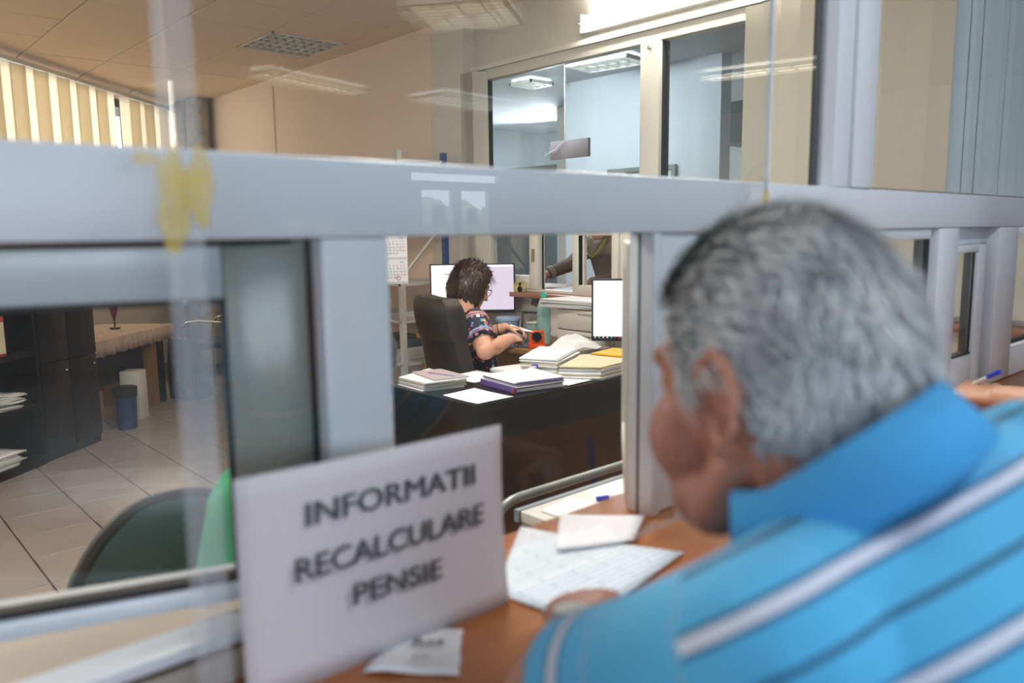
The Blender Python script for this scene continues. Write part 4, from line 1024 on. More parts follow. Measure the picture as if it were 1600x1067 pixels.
fl = thing('table_flag', 'dark red pennant on a small stand on the long table', 'flag', (1.9, 6.9, .66))
fo = T0 + g1 * .62 + g2 * .30
MB().cyl((fo.x, fo.y, .66), (fo.x, fo.y, 1.12), .006, n=8).build('pole', M['plastic_black'], fl)
MB().cyl((fo.x, fo.y, .66), (fo.x, fo.y, .675), .04, n=16).build('base', M['plastic_black'], fl)
MB().tube([(fo.x, fo.y, .73), (fo.x, fo.y, .82), (fo.x, fo.y, 1.05)], [.008, .03, .065], 12).build('cloth', M['flag_red'], fl, smooth=True)

vc = thing('visitor_chair', 'chrome visitor chair with black pads standing in the aisle at the back', 'chair', (2.78, 7.05, 0), radians(125))
def vb(c, d, n, m, bev=.015): return MB().box(c, d).build(n, M[m], vc, bevel=bev, local=True, seg=3)
vb((0, 0, .455), (.44, .44, .05), 'seat', 'backpack', .02)
MB().box((-.23, 0, .73), (.04, .42, .30), R=Matrix.Rotation(-.15, 3, 'Y')).build('backrest', M['backpack'], vc, bevel=.018, local=True, seg=3)
for s_ in (-1, 1):
    y = s_ * .235
    MB().tube([(-.27, y * .85, .86), (-.22, y * .9, .55), (-.18, y, .43), (.2, y, .43)], .011, 8).build('back_tube', M['chrome'], vc, smooth=True, local=True)
    MB().tube([(-.24, y, .66), (.05, y, .67), (.16, y, .655), (.21, y, .60), (.22, y, .45), (.23, y, .012)], .011, 8).build('leg', M['chrome'], vc, smooth=True, local=True)
    MB().tube([(-.2, y, .43), (-.25, y, .012)], .011, 8).build('leg', M['chrome'], vc, smooth=True, local=True)
MB().tube([(-.25, -.235, .012), (-.25, .235, .012)], .010, 8).build('floor_bar', M['chrome'], vc, smooth=True, local=True)
MB().tube([(.22, -.235, .43), (.22, .235, .43)], .010, 8).build('front_bar', M['chrome'], vc, smooth=True, local=True)

# clerk's chair right behind the left window
kc = thing('office_chair', 'charcoal mesh-backed swivel chair behind the left counter window', 'chair', (.465, 1.22, -.035), radians(-90))
def bp2(u, v, th):
    a = (u - .5) * 2; z = .52 + .46 * v - .0 * a; hw = .235 * (1 - .30 * max(0, v - .45) ** 1.3 * 2)
    return V((-.19 - .05 * v + .05 * a * a + th, a * hw, z - .09 * abs(a) ** 2.5 * v))
m = MB(); nu, nv = 16, 14; n2 = 2 * (nu + 1)
for i in range(nv + 1): m.v += [bp2(j / nu, i / nv, .012) for j in range(nu + 1)] + [bp2(j / nu, i / nv, -.012) for j in range(nu, -1, -1)]
for i in range(nv):
    for j in range(n2): m.f.append([i * n2 + j, i * n2 + (j + 1) % n2, (i + 1) * n2 + (j + 1) % n2, (i + 1) * n2 + j])
m.f.append(list(range(n2))[::-1]); m.f.append(list(range(nv * n2, nv * n2 + n2)))
m.build('backrest', M['plastic_dark'], kc, smooth=True, local=True)
edge = [bp2(0, i / 14, 0) for i in range(15)] + [bp2(j / 16, 1, 0) for j in range(1, 16)] + [bp2(1, i / 14, 0) for i in range(14, -1, -1)]
MB().tube(edge, .013, 8).build('back_rim', M['plastic_black'], kc, smooth=True, local=True)
MB().box((.05, 0, .45), (.48, .48, .07)).build('seat', M['plastic_black'], kc, bevel=.03, local=True, seg=3)
MB().tube([(-.1, 0, .42), (-.25, 0, .46), (-.235, 0, .62)], .022, 8).build('back_arm', M['plastic_black'], kc, smooth=True, local=True)
MB().cyl((.02, 0, .08), (.02, 0, .42), .027).build('column', M['plastic_black'], kc, local=True, smooth=True)
for i in range(5):
    a = 2 * pi * i / 5; lg = MB().tube([(.02, 0, .10), (.02 + .29 * cos(a), .29 * sin(a), .07)], [.03, .018], 8).build('leg', M['plastic_black'], kc, local=True, smooth=True)
    MB().ball((.02 + .29 * cos(a), .29 * sin(a), .03), (.026, .026, .03), 10, 6).build('caster', M['plastic_black'], lg, local=True, smooth=True)

# ------------------------------------------------------------------ people
def frame_from(az, pitch, rollh=0.0):
    f = V((cos(az) * cos(pitch), sin(az) * cos(pitch), -sin(pitch))); r = V((sin(az), -cos(az), 0)); u = r.cross(f)
    r2 = r * cos(rollh) + u * sin(rollh); u2 = u * cos(rollh) - r * sin(rollh)
    return Matrix(((r2.x, f.x, u2.x), (r2.y, f.y, u2.y), (r2.z, f.z, u2.z)))

def skull(u):
    x, y, z = .077 * u.x, .097 * u.y, .118 * u.z
    t = max(0, -u.z)
    x *= 1 - .28 * t ** 1.5
    if u.y < 0: y *= 1 - .45 * t ** 1.3
    else: y *= 1 - .06 * t
    if u.z > .3: y -= .006 * (u.z - .3)
    return V((x, y, z))

def add_head(mb, c, R, s, fat=1.0, ears=True, nose=1.0):
    c = V(c); T = lambda p: c + R @ (V(p) * s)
    n, m = 40, 26; rings = []
    for i in range(1, m):
        t = pi * i / m
        rings.append([T(skull(V((sin(t) * cos(2 * pi * j / n), sin(t) * sin(2 * pi * j / n), -cos(t))))) for j in range(n)])
    b = len(mb.v); mb.loft(rings, True)
    b_ = lambda p, r, RR=None: mb.ball(T(p), [q * s for q in r] if isinstance(r, tuple) else r * s, 14, 10, R)
    mb.limb([T((0, .090, .022)), T((0, .096 + .010 * nose, -.012)), T((0, .098 + .018 * nose, -.032))], [.008 * s, .011 * s, .013 * s], 10)
    for e in (-1, 1):
        b_((e * .012, .104, -.036), .010)
        b_((e * .042, .068, -.030), (.026 * fat, .022, .026))
        mb.limb([T((e * .066, .0, -.055)), T((e * .058, .025, -.085)), T((e * .022, .066, -.104))], [.018 * s, .022 * s * fat, .018 * s], 10)
        b_((e * .034, .074, .010), (.017, .014, .011))
        if ears:
            ce = V((e * .083, -.012, -.008))
            tl = lambda p: T(ce + V((e * (p[2] + .6 * max(0, -p[0])), p[0] * 1.12, p[1] * 1.1)))
            rim = [tl((.012 - .024 * (1 - cos(a)) * .62 , -.030 + .064 * a / 3.6, .006 + .006 * sin(a))) for a in [k * .4 for k in range(10)]]
            arc = [(.010, -.012), (-.004, -.022), (-.019, -.010), (-.025, .010), (-.021, .028), (-.006, .037), (.008, .031), (.014, .018), (.013, .006)]
            mb.limb([tl((p[0], p[1], .009 if 0 < k < 8 else .002)) for k, p in enumerate(arc)], [.0052 * s] * 9, 8)
            mb.ball(tl((.001, -.026, .006)), [.005 * s, .0085 * s, .010 * s], 12, 8, R)
            mb.ball(tl((-.005, .010, .0005)), [.005 * s, .017 * s, .022 * s], 12, 8, R)
            b_((e * .081, .006, -.012), (.006, .007, .009))
    mb.limb([T((-.036, .084, .030)), T((0, .092, .028)), T((.036, .084, .030))], [.011 * s, .012 * s, .011 * s], 10)
    mb.limb([T((-.022, .088, -.062)), T((0, .095, -.060)), T((.022, .088, -.062))], [.006 * s, .009 * s, .006 * s], 8)
    mb.limb([T((-.018, .087, -.073)), T((0, .092, -.074)), T((.018, .087, -.073))], [.006 * s, .009 * s, .006 * s], 8)
    b_((0, .080, -.100), (.024 * fat, .018, .018))

def add_hand(mb, o, d, n, side, s=1.0, curl=.7, spread=.12, thumb=.6):
    """o wrist, d towards the fingers, n out of the back of the hand, side: +1 thumb on n x d"""
    d = V(d).normalized(); n = V(n); n = (n - d * n.dot(d)).normalized(); l = n.cross(d) * side; o = V(o)
    def ring(t, wx, th, k): return [o + d * t * s + l * (wx * cos(a) + k) * s + n * th * sin(a) * s for a in [2 * pi * j / 14 for j in range(14)]]
    mb.loft([ring(-.02, .026, .019, 0), ring(.0, .027, .019, 0), ring(.03, .036, .018, 0), ring(.07, .042, .016, 0), ring(.095, .040, .013, 0)])
    for i, (k, ln) in enumerate(((.030, .072), (.010, .080), (-.010, .074), (-.029, .058))):
        p = o + d * (.088 - .004 * abs(i - 1)) * s + l * k * s; a = 0; pts = [p - d * .02 * s, p]; rs = [.0095 * s, .0095 * s]
        sp = (1.5 - i) * spread
        for seg, f in enumerate((.45, .31, .24)):
            a += curl * (.75 if seg == 0 else 1.0)
            dr = (d * cos(a) - n * sin(a) + l * sp * cos(a)).normalized(); p = p + dr * ln * f * s; pts.append(p); rs.append((.009, .0082, .007)[seg] * s)
        mb.limb(pts, rs, 10)
    b = o + d * .022 * s + l * .026 * s - n * .006 * s
    p1 = b + (d * .55 + l * .75 - n * .25).normalized() * .042 * s
    p2 = p1 + (d * (.9) + l * (.35 - thumb * .8) - n * (.3 + .3 * thumb)).normalized() * .034 * s
    p3 = p2 + (d * (.8) + l * (.1 - thumb) - n * (.4 + .3 * thumb)).normalized() * .026 * s
    mb.limb([b, p1, p2, p3], [.014 * s, .0125 * s, .0105 * s, .0085 * s], 10)

def torso(mb, nb, pel, L, prof, grow=0.0):
    nb, pel, L = V(nb), V(pel), V(L); D = (pel - nb); ln = D.length; D.normalize(); L = (L - D * L.dot(D)).normalized(); F = L.cross(-D)
    rings = []
    for s, rx, ry, sh in prof:
        c = nb + D * s * ln + F * sh; r = []
        for j in range(28):
            a = 2 * pi * j / 28; ca, sa_ = cos(a), sin(a)
            r.append(c + L * (rx + grow) * math.copysign(abs(ca) ** .85, ca) + F * (ry + grow) * math.copysign(abs(sa_) ** .9, sa_))
        rings.append(r)
    mb.loft(rings); return D, L, F

PROF = [(-.06, .056, .058, .012), (.0, .075, .066, .006), (.05, .125, .080, 0), (.11, .168, .094, 0), (.20, .188, .108, .004), (.36, .185, .118, .008), (.55, .175, .122, .012), (.75, .172, .122, .01), (.92, .180, .122, 0), (1.05, .172, .115, 0), (1.15, .12, .09, 0)]

def person(name, label, base, P, mats, vox=.008, prof=PROF, fat=1.0, hand_kw=None, sleeve=.62, scale=1.0, legs=True):
    t = thing(name, label, 'person', base)
    mb = MB(); D, L, F = torso(mb, P['nb'], P['pel'], P['L'], prof, -.012)
    R = frame_from(*P['head'][1:4]); hc = V(P['head'][0]); hs = P['head'][4]
    add_head(mb, hc, R, hs, fat, nose=P.get('nose', 1))
    if P.get('nose'):
        for e in (-1, 1):
            mb.ball(hc + R @ (V((e * .048, .058, -.035)) * hs), [.030 * hs, .032 * hs, .040 * hs], 14, 10, R); mb.ball(hc + R @ (V((e * .044, .042, -.080)) * hs), [.030 * hs, .036 * hs, .030 * hs], 14, 10, R)
    nk = V(P['nb']) + F * .0
    mb.limb([nk + D * .03, nk - D * .02 + (hc - nk) * .25, hc + R @ V((0, -.014, -.075)) * hs], [.060 * fat, .058 * fat, .054 * fat])
    sh = MB(); torso(sh, P['nb'], P['pel'], P['L'], [q for q in prof if q[0] >= -.001], 0.0)
    for sd in ('l', 'r'):
        S, E, W = V(P['s' + sd]), V(P['e' + sd]), V(P['w' + sd])
        ar = P.get('arm', 1.0)
        mid = E * .65 + W * .35
        mb.limb([S, S * .5 + E * .5, E, mid, W], [.054 * ar, .050 * ar, .042 * ar, .041 * ar, .0275 * (.5 + .5 * ar)])
        hk = dict(curl=.6); hk.update((hand_kw or {}).get(sd, {}))
        if 'd' not in hk: hk['d'] = W - E
        if 'n' not in hk: hk['n'] = V((0, 0, 1))
        hk['side'] = hk.get('side', 1 if sd == 'r' else -1)
        add_hand(mb, W, s=hk.pop('s', .98 * scale), **hk)
        Q = S + (E - S) * sleeve
        sl_ = P.get('sleeve_r', (.070, .068))
        if sleeve > 1.2:
            sh.limb([S, E, E * .2 + W * .8], [.066, .056, .042])
        else:
            sh.limb([S - (E - S).normalized() * .01, S + (E - S) * sleeve * .45], [sl_[0], sl_[0] * .99])
            sh.tube([S + (E - S) * .05, S + (E - S) * sleeve * .5, Q], [sl_[0], sl_[0] * .98, sl_[1]], 20)
    if P.get('nose'):
        for sd in ('l', 'r'):
            S = V(P['s' + sd]); n0 = V(P['nb']) + D * .045 - F * .01
            sh.limb([n0, n0 * .5 + S * .5 + V((0, 0, .006)), S], [.058, .060, .063])
    tr = MB(); torso(tr, P['nb'], P['pel'], P['L'], [(.86, .176, .120, 0), (1.0, .184, .126, 0), (1.1, .165, .118, 0), (1.17, .11, .09, 0)], .004)
    if legs:
        for sd in ('l', 'r'):
            H, K, A = V(P['h' + sd]), V(P['k' + sd]), V(P['a' + sd])
            mb.limb([H, K, A], [.075, .05, .035]); tr.limb([H, K, A], [.088, .066, .056])
            sw = MB(); f2 = V((F.x, F.y, 0)).normalized()
            sw.limb([A + V((0, 0, -.03)) - f2 * .03, A + V((0, 0, -.035)) + f2 * .09, A + V((0, 0, -.042)) + f2 * .15], [.042, .040, .03])
            put(fuse(sw, .012, 2), 'shoe', M['plastic_black'], t)
            mb.limb([A, A + V((0, 0, -.035)) + f2 * .1], [.03, .025])
    body = put(fuse(mb, vox, 3), 'body', mats['skin'], t)
    shirt = put(fuse(sh, max(vox, .006), 5), 'shirt', mats['shirt'], t)
    if legs: put(fuse(tr, .012, 4), 'trousers', mats.get('trousers', M['navy']), t)
    return t, R, hc, hs, (D, L, F), shirt

def hair_cap(t, hc, R, s, mask, off, m, name='hair', n=64, mm=44, rough=.003):
    mb = MB(); V_ = {}
    def pt(i, j):
        a = pi * i / mm; b = 2 * pi * j / n; u = V((sin(a) * cos(b), sin(a) * sin(b), cos(a)))
        k = mask(u); o = off(u) * max(0, min(1, k * 5)) - .006 * (k < .02)
        p = skull(u); q = p + u * (o + rough * noise.noise(u * 9) + rough * .6 * noise.noise(u * 23))
        return hc + R @ (q * s), k
    G = [[pt(i, j) for j in range(n)] for i in range(mm + 1)]
    mb.v = [g[0] for row in G for g in row]
    for i in range(mm):
        for j in range(n):
            k = (j + 1) % n
            if max(G[i][j][1], G[i + 1][j][1], G[i][k][1], G[i + 1][k][1]) > -.04:
                mb.f.append([i * n + j, (i + 1) * n + j, (i + 1) * n + k, i * n + k])
    return mb.build(name, m, t, smooth=2)

def strands(t, hc, R, s, mask, off, comb, count, ln, wd, m, seed=1, name='hair_strands', lift=.25):
    rnd = random.Random(seed); mb = MB(); c = 0
    while c < count:
        u = V((rnd.gauss(0, 1), rnd.gauss(0, 1), rnd.gauss(0, 1))).normalized()
        if mask(u) < .03: continue
        c += 1
        p = skull(u) + u * off(u) * .9
        d = comb(u) + V((rnd.gauss(0, .28), rnd.gauss(0, .28), rnd.gauss(0, .28))); d = (d - u * d.dot(u)).normalized()
        w_ = d.cross(u).normalized() * wd; L_ = ln * rnd.uniform(.6, 1.3); lf = lift * rnd.uniform(.2, 1.2)
        pts = [p, p + d * L_ * .5 + u * L_ * lf * .5, p + d * L_ + u * L_ * lf * .55]
        b = len(mb.v)
        for q, f in zip(pts, (1, .9, .25)): mb.v += [hc + R @ ((q - w_ * f) * s), hc + R @ ((q + w_ * f) * s)]
        mb.f += [[b, b + 1, b + 3, b + 2], [b + 2, b + 3, b + 5, b + 4]]
    return tag(mb.build(name, m, t, smooth=2), kind='stuff')

def lerp_tab(x, tab):
    for (a, va), (b, vb_) in zip(tab, tab[1:]):
        if x <= b: return va + (vb_ - va) * max(0, (x - a)) / (b - a)
    return tab[-1][1]

def eyes(t, hc, R, s):
    for e in (-1, 1):
        o = MB().ball(hc + R @ (V((e * .032, .080, .008)) * s), .0125 * s, 12, 8).build('eyeball', M['white_lam'], t, smooth=2)
        MB().ball(hc + R @ (V((e * .032, .0885, .008)) * s), .0052 * s, 10, 6).build('iris', M['hair_brown'], o, smooth=2)

PROF_M = [(-.06, .056, .058, .012), (.0, .072, .066, .006), (.05, .110, .080, 0), (.11, .145, .094, 0), (.20, .165, .108, .004), (.36, .175, .118, .008), (.55, .175, .122, .012), (.75, .172, .122, .01), (.92, .180, .122, 0), (1.05, .172, .115, 0), (1.15, .12, .09, 0)]
# ---- the man writing at the counter
az_m = radians(74)
Lm = V((-.95, .25, -.18)).normalized()
nc = V((.511, .240, 1.264)); ax = V((math.cos(radians(112)) * .47, math.sin(radians(112)) * .47, .88)).normalized()
nb = nc - ax * .030; pel = nb + V((.05, -.31, -.40))
man_P = dict(nb=nb, pel=pel, L=Lm, head=(V((.531, .296, 1.306)), radians(84), radians(10), radians(0), .95),
             sl=(.392, .222, 1.175), el=(.372, .385, 1.06), wl=(.498, .470, 1.050),
             sr=(.66, .165, 1.225), er=(.80, .27, 1.045), wr=(.88, .42, 1.045),
             hl=pel + Lm * .09, hr=pel - Lm * .09, kl=pel + Lm * .10 + V((0, .03, -.40)), kr=pel - Lm * .10 + V((0, .03, -.40)),
             al=pel + Lm * .11 + V((0, -.08, -.785)), ar=pel - Lm * .11 + V((0, -.08, -.785)), arm=1.0, sleeve_r=(.064, .068), nose=.35)
tman, Rm, hcm, hsm, (Dm, Lm2, Fm), shm = person('person', 'grey-haired man in a blue striped polo shirt bent over a form on the counter', (.42, -.2, 0), man_P,
    dict(skin=M['skin'], shirt=M['polo']), vox=.0042, fat=1.08, sleeve=.74, prof=PROF_M,
    hand_kw=dict(l=dict(d=(.75, .62, -.08), n=(-.25, .1, 1), curl=.75), r=dict(d=(-.45, .85, -.15), n=(.3, .1, 1), curl=.7)))
# stripe coordinate on the shirt
att = shm.data.attributes.new('stripe', 'FLOAT', 'POINT'); base_ = MW[tman.name]
vals = []; DS = V((0, -.61, -.79)).normalized()
for v in shm.data.vertices:
    p = base_ @ v.co; s0 = (p - nb).dot(DS) - .071
    for sd in ('l', 'r'):
        S, E = V(man_P['s' + sd]), V(man_P['e' + sd]); d = (E - S).normalized(); tt = (p - S).dot(d)
        out = (p - S).dot(Lm2 * (1 if sd == 'l' else -1))
        if tt > .012 and (out > -.035 or tt > .08) and (p - S - d * tt).length < .105: s0 = (tt - .098) if tt > .088 else .035 - 6.3 + 6.3
    vals.append(s0)
att.data.foreach_set('value', vals)
# collar: a folded band round the neck
CF = V((math.cos(radians(84)), math.sin(radians(84)), 0)); CF = (CF - ax * CF.dot(ax)).normalized(); CL = ax.cross(CF)
mb = MB(); rings = []
for i in range(33):
    a = 2 * pi * i / 32 ; ca, sa_ = cos(a), sin(a)
    up = ax; back = -sa_
    c0 = nc + up * (-.008 + .008 * max(0, back))
    r1 = .070 + .004 * max(0, back); dirv = (CL * ca + CF * sa_)
    top = c0 + dirv * r1 + up * (.020 + .008 * max(0, back)); out = c0 + dirv * (r1 + .021) + up * (-.016); inn = c0 + dirv * (r1 - .006) + up * (-.01)
    rings.append([inn, top, top + dirv * .006, out, out - dirv * .006 - up * .004, top - up * .008 + dirv * .002])
mb.loft(rings, False); mb.build('collar', M['polo_collar'], tman, smooth=2)
def mask_m(u):
    back = [(-1, -.86), (-.55, -.86), (-.34, -.72), (-.25, -.10), (-.12, .17), (.09, .17), (.15, .0), (.29, .02), (.37, .22), (.58, .46), (.82, .60), (1, .68)]
    return u.z - lerp_tab(u.y, back)
off_m = lambda u: .011 + .004 * max(0, u.z)
comb_m = lambda u: V((u.x * .25, -.85, -.35 if u.z < .4 else .05)) if u.y > -.55 else V((u.x * .1, -.2, -1))
hair_cap(tman, hcm, Rm, hsm, mask_m, off_m, M['hair_grey'])
strands(tman, hcm, Rm, hsm, mask_m, off_m, comb_m, 6500, .036, .0014, M['hair_grey2'], 3)
strands(tman, hcm, Rm, hsm, mask_m, off_m, comb_m, 600, .028, .0013, M['hair_dark'], 4)
eyes(tman, hcm, Rm, hsm)
# wrist watch
wl, el = V(man_P['wl']), V(man_P['el']); wd_ = (wl - el).normalized()
wt = tag(thing('wrist_watch', 'steel wrist watch on the left wrist of the man in blue', 'watch', tuple(wl)), None)
wc = wl - wd_ * .022; wu = V((-.35, -.1, 1)); wu = (wu - wd_ * wu.dot(wd_)).normalized(); ws = wd_.cross(wu)
mb = MB(); rings = []
for i in range(33):
    a = 2 * pi * i / 32; dr = wu * cos(a) * .0275 + ws * sin(a) * .0315
    rings.append([wc + dr * 1.0 - wd_ * .009, wc + dr * 1.10 - wd_ * .009, wc + dr * 1.10 + wd_ * .009, wc + dr * 1.0 + wd_ * .009])
mb.loft(rings, False).build('band', M['chrome'], wt)
MB().cyl(wc + wu * .028, wc + wu * .037, .017, .016, 24).build('case', M['chrome'], wt, smooth=True)
MB().cyl(wc + wu * .0372, wc + wu * .0376, .014, n=24).build('dial', M['paper2'], wt)
pn = thing('ballpoint_pen', 'thin pen in the right hand of the man in blue', 'pen', (.88, .5, CZ))
MB().cyl((.87, .525, 1.004), (.92, .47, 1.09), .0042, n=10).build('barrel', M['pen_blue'], pn, smooth=True)

# ---- the woman at the desk
azw = radians(-15); Lw = V((-sin(azw), cos(azw), 0)); Fw = V((cos(azw), sin(azw), 0))
oc2.location = (2.59, 3.12, 0); oc2.rotation_euler = (0, 0, azw)
nbw = V((2.515, 3.18, 1.005)); pw = V((2.55, 3.13, .545))
wP = dict(nb=nbw, pel=pw, L=Lw, head=(V((2.595, 3.205, 1.135)), radians(-12), radians(24), radians(2), .93),
          sl=nbw + Lw * .165 + V((0, 0, -.055)), sr=nbw - Lw * .165 + V((0, 0, -.042)),
          er=(2.43, 2.90, .850), wr=(2.64, 2.955, .880), el=(2.66, 3.35, .83), wl=(2.785, 3.16, .905),
          hl=pw + Lw * .09, hr=pw - Lw * .09, kl=pw + Lw * .10 + Fw * .42 + V((0, 0, -.01)), kr=pw - Lw * .10 + Fw * .40 + V((0, 0, -.01)),
          al=pw + Lw * .10 + Fw * .44 + V((0, 0, -.45)), ar=pw - Lw * .10 + Fw * .40 + V((0, 0, -.45)), arm=1.12, sleeve_r=(.074, .080))
tw, Rw, hcw, hsw, (Dw, Lw2, Fw2), shw = person('person', 'woman with brown bobbed hair and glasses in a floral blouse, sitting at the desk', (2.55, 3.13, 0), wP,
    dict(skin=M['skin2'], shirt=M['floral'], trousers=M['navy']), vox=.0062, fat=1.05, sleeve=.66, scale=.95,
    hand_kw=dict(r=dict(d=(.85, .35, -.05), n=(-.2, -.5, .8), curl=.65), l=dict(d=(.55, -.75, -.12), n=(.3, .3, .9), curl=.6)))
att = shw.data.attributes.new('sleeve', 'FLOAT', 'POINT'); base_ = MW[tw.name]; vals = []
for v in shw.data.vertices:
    p = base_ @ v.co; s0 = -1.0
    for sd in ('l', 'r'):
        S, E = V(wP['s' + sd]), V(wP['e' + sd]); d = (E - S); ln_ = d.length; d.normalize(); tt = (p - S).dot(d)
        out = (p - S).dot(Lw2 * (1 if sd == 'l' else -1))
        if tt > -.05 and (out > -.05 or tt > .08) and (p - S - d * tt).length < .11: s0 = (tt + .05) / (ln_ * .66 + .05)
    vals.append(s0)
att.data.foreach_set('value', vals)
def mask_w(u):
    tab = [(-1, -1.1), (-.05, -1.0), (.22, -.85), (.36, -.45), (.45, .05), (.60, .42), (.8, .62), (1, .72)]
    return u.z - lerp_tab(u.y, tab)
def off_w(u):
    low = max(0, -u.z)
    return .022 + .010 * max(0, u.z) + .030 * low ** .8 + .016 * max(0, -u.y) + .010 * noise.noise(u * 3.5)
comb_w = lambda u: V((u.x * .2, -.25, -1)) if u.z < .75 else V((u.x, -.5, -.4))
hair_cap(tw, hcw, Rw, hsw, mask_w, off_w, M['hair_brown'], n=72, mm=48, rough=.009)
strands(tw, hcw, Rw, hsw, mask_w, off_w, comb_w, 2200, .055, .0016, M['hair_brown'], 8, lift=.28)
eyes(tw, hcw, Rw, hsw)
gl_ = thing('glasses', 'dark framed glasses on the face of the woman at the desk', 'glasses', tuple(hcw))
for e in (-1, 1):
    lp = [hcw + Rw @ (V((e * (.034 + .025 * cos(a)), .108 - .006 * abs(cos(a)), .004 + .019 * sin(a))) * hsw) for a in [2 * pi * k_ / 16 for k_ in range(17)]]
    MB().tube(lp, .0018, 6).build('rim', M['plastic_black'], gl_, smooth=2)
    MB().tube([hcw + Rw @ (V((e * .059, .102, .010)) * hsw), hcw + Rw @ (V((e * .080, .06, .012)) * hsw), hcw + Rw @ (V((e * .082, -.01, .006)) * hsw)], .0018, 6).build('temple', M['plastic_black'], gl_, smooth=2)
MB().tube([hcw + Rw @ (V((-.01, .112, .006)) * hsw), hcw + Rw @ (V((.01, .112, .006)) * hsw)], .0018, 6).build('bridge', M['plastic_black'], gl_)
wr_ = V(wP['wl']); er_ = V(wP['el']); d_ = (wr_ - er_).normalized()
a_ = d_.cross(V((0, 0, 1))).normalized(); b_2 = d_.cross(a_)
MB().tube([wr_ - d_ * .03 + (a_ * cos(q) + b_2 * sin(q)) * .034 for q in [2 * pi * k_ / 20 for k_ in range(21)]], .0022, 6).build('bracelet', M['plastic_black'], tw, smooth=2)
slp = thing('paper_slip', 'small white slip held between the hands of the woman', 'paper', (2.83, 3.08, .88))
MB().grid(lambda u, v: (2.775 + .10 * u + .03 * v, 3.12 - .06 * u + .05 * v - .03, .905 - .02 * u + .02 * v * (1 - u)), 4, 4).build('sheet', M['paper'], slp, solid=.001)

# ---- the clerk in green behind the left window
azc = radians(-88); Lc = V((-sin(azc), cos(azc), 0)); nbc = V((.645, 1.20, 1.06)); pc = V((.57, 1.27, .60))
cP = dict(nb=nbc, pel=pc, L=Lc, head=(V((.622, 1.105, 1.205)), radians(-85), radians(28), 0, .92),
          sl=nbc + Lc * .12 + V((0, 0, -.13)), sr=(.488, 1.15, .975), er=(.40, 1.05, .81), wr=(.50, .93, .79), el=(.86, 1.08, .83), wl=(.74, .93, .79),
          hl=pc + Lc * .09, hr=pc - Lc * .09, kl=pc + Lc * .10 + V((0, -.30, -.02)), kr=pc - Lc * .10 + V((0, -.30, -.02)),
          al=pc + Lc * .10 + V((0, -.32, -.5)), ar=pc - Lc * .10 + V((0, -.32, -.5)), arm=1.05, sleeve_r=(.072, .076))
tc, Rc, hcc, hsc, _, _ = person('person', 'clerk in a green short-sleeved shirt, mostly hidden behind the printed sign', (.57, 1.27, 0), cP, dict(skin=M['skin2'], shirt=M['green_shirt']), vox=.009, sleeve=.62, scale=.95)
hair_cap(tc, hcc, Rc, hsc, mask_w, lambda u: .016, M['hair_brown'], n=40, mm=28)
eyes(tc, hcc, Rc, hsc)

# ---- the visitor at the neighbouring hatch
azv = radians(185); Lv = V((-sin(azv), cos(azv), 0)); nbv = V((4.42, 3.86, 1.36)); pv = V((4.64, 3.90, .92))
vP = dict(nb=nbv, pel=pv, L=Lv, head=(V((4.28, 3.84, 1.475)), radians(178), radians(25), 0, .95),
          sl=nbv + Lv * .17 + V((0, 0, -.06)), sr=nbv - Lv * .17 + V((0, 0, -.06)), er=(4.25, 4.07, 1.17), wr=(4.03, 4.12, 1.10), el=(4.27, 3.67, 1.07), wl=(4.06, 3.74, 1.05),
          hl=pv + Lv * .09, hr=pv - Lv * .09, kl=pv + Lv * .1 + V((-.05, 0, -.43)), kr=pv - Lv * .1 + V((-.05, 0, -.43)), al=pv + Lv * .1 + V((.03, 0, -.84)), ar=pv - Lv * .1 + V((.03, 0, -.84)))
tv, Rv, hcv, hsv, _, _ = person('person', 'visitor in a grey-brown long-sleeved top reaching over the neighbouring hatch', (4.64, 3.90, 0), vP, dict(skin=M['skin2'], shirt=M['brown_shirt']), vox=.010, sleeve=1.5)
hair_cap(tv, hcv, Rv, hsv, mask_m, lambda u: .012, M['hair_brown'], n=40, mm=28)
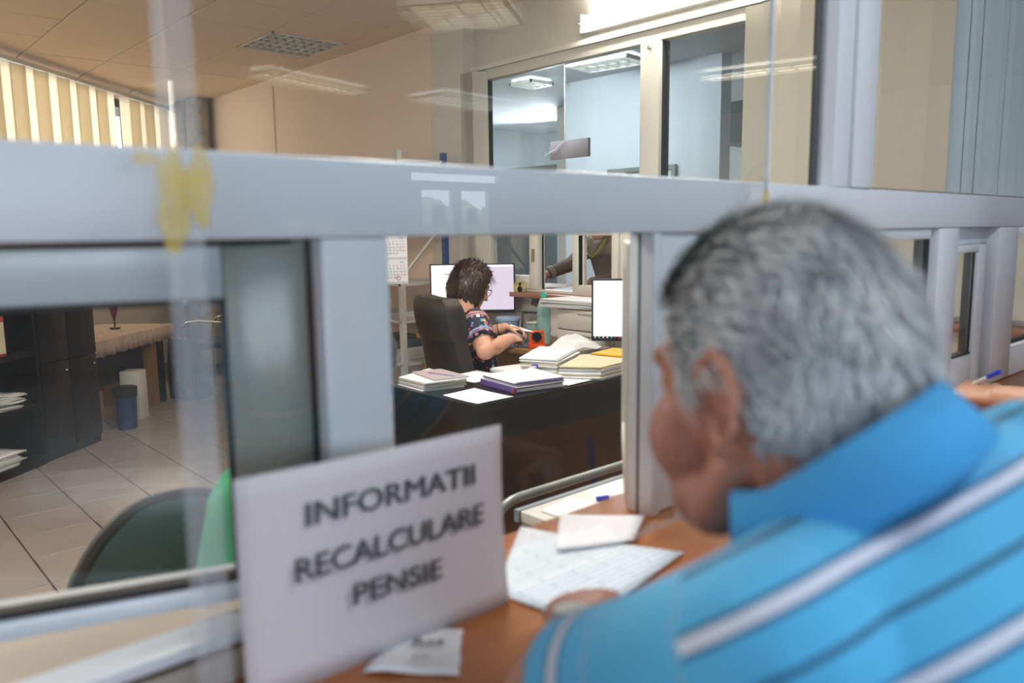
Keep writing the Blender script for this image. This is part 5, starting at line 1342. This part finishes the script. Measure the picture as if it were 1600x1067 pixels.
for k_ in range(3):
    q = V(vP['er']) * (.25 - .06 * k_) + V(vP['wr']) * (.75 + .06 * k_); dd = (V(vP['wr']) - V(vP['er'])).normalized()
    a_ = dd.cross(V((0, 0, 1))).normalized(); b_2 = dd.cross(a_)
    MB().tube([q + (a_ * cos(z) + b_2 * sin(z)) * .046 for z in [2 * pi * i / 16 for i in range(17)]], .004, 6).build('cuff_stripe', M['grey_shelf'], tv, smooth=2)
MB().tube([(4.35, 3.94, 1.40), (4.295, 4.00, 1.33), (4.295, 3.96, 1.25), (4.295, 3.90, 1.22), (4.295, 3.84, 1.27), (4.34, 3.79, 1.39)], .013, 8, flat=.5).build('lanyard', M['lanyard'], tv, smooth=2)

# ---- the next visitor at the counter on the right: arm with a pen
az2 = radians(85); L2 = V((-sin(az2), cos(az2), 0)); nb2 = V((2.02, .02, 1.38)); p2 = V((2.05, -.22, .92))
nP = dict(nb=nb2, pel=p2, L=L2, head=(V((2.05, .12, 1.49)), radians(88), radians(25), 0, .95),
          sl=(1.845, .02, 1.31), sr=(2.19, .0, 1.31), el=(1.80, .30, 1.06), wl=(1.90, .545, 1.052), er=(2.30, .22, 1.06), wr=(2.22, .42, 1.045),
          hl=p2 + L2 * .09, hr=p2 - L2 * .09, kl=p2 + L2 * .1 + V((0, .04, -.43)), kr=p2 - L2 * .1 + V((0, .04, -.43)), al=p2 + L2 * .1 + V((0, -.05, -.84)), ar=p2 - L2 * .1 + V((0, -.05, -.84)))
t2, R2, hc2, hs2, _, _ = person('person', 'next visitor at the counter on the right, only the writing arm in view', (2.05, -.22, 0), nP, dict(skin=M['skin2'], shirt=M['navy']), vox=.006, sleeve=.62,
    hand_kw=dict(l=dict(d=(.22, .95, .05), n=(-.35, .1, .9), curl=.85, spread=.05)))
hair_cap(t2, hc2, R2, hs2, mask_m, lambda u: .012, M['hair_brown'], n=40, mm=28)
p3 = thing('ballpoint_pen', 'white pen with a blue end in the hand of the next visitor on the right', 'pen', (1.93, .6, 1.03))
MB().cyl((1.965, .70, 1.012), (1.905, .575, 1.092), .0042, n=10).build('barrel', M['white_lam'], p3, smooth=True)
MB().cyl((1.905, .575, 1.092), (1.893, .55, 1.108), .005, n=10).build('end_cap', M['pen_blue'], p3, smooth=True)
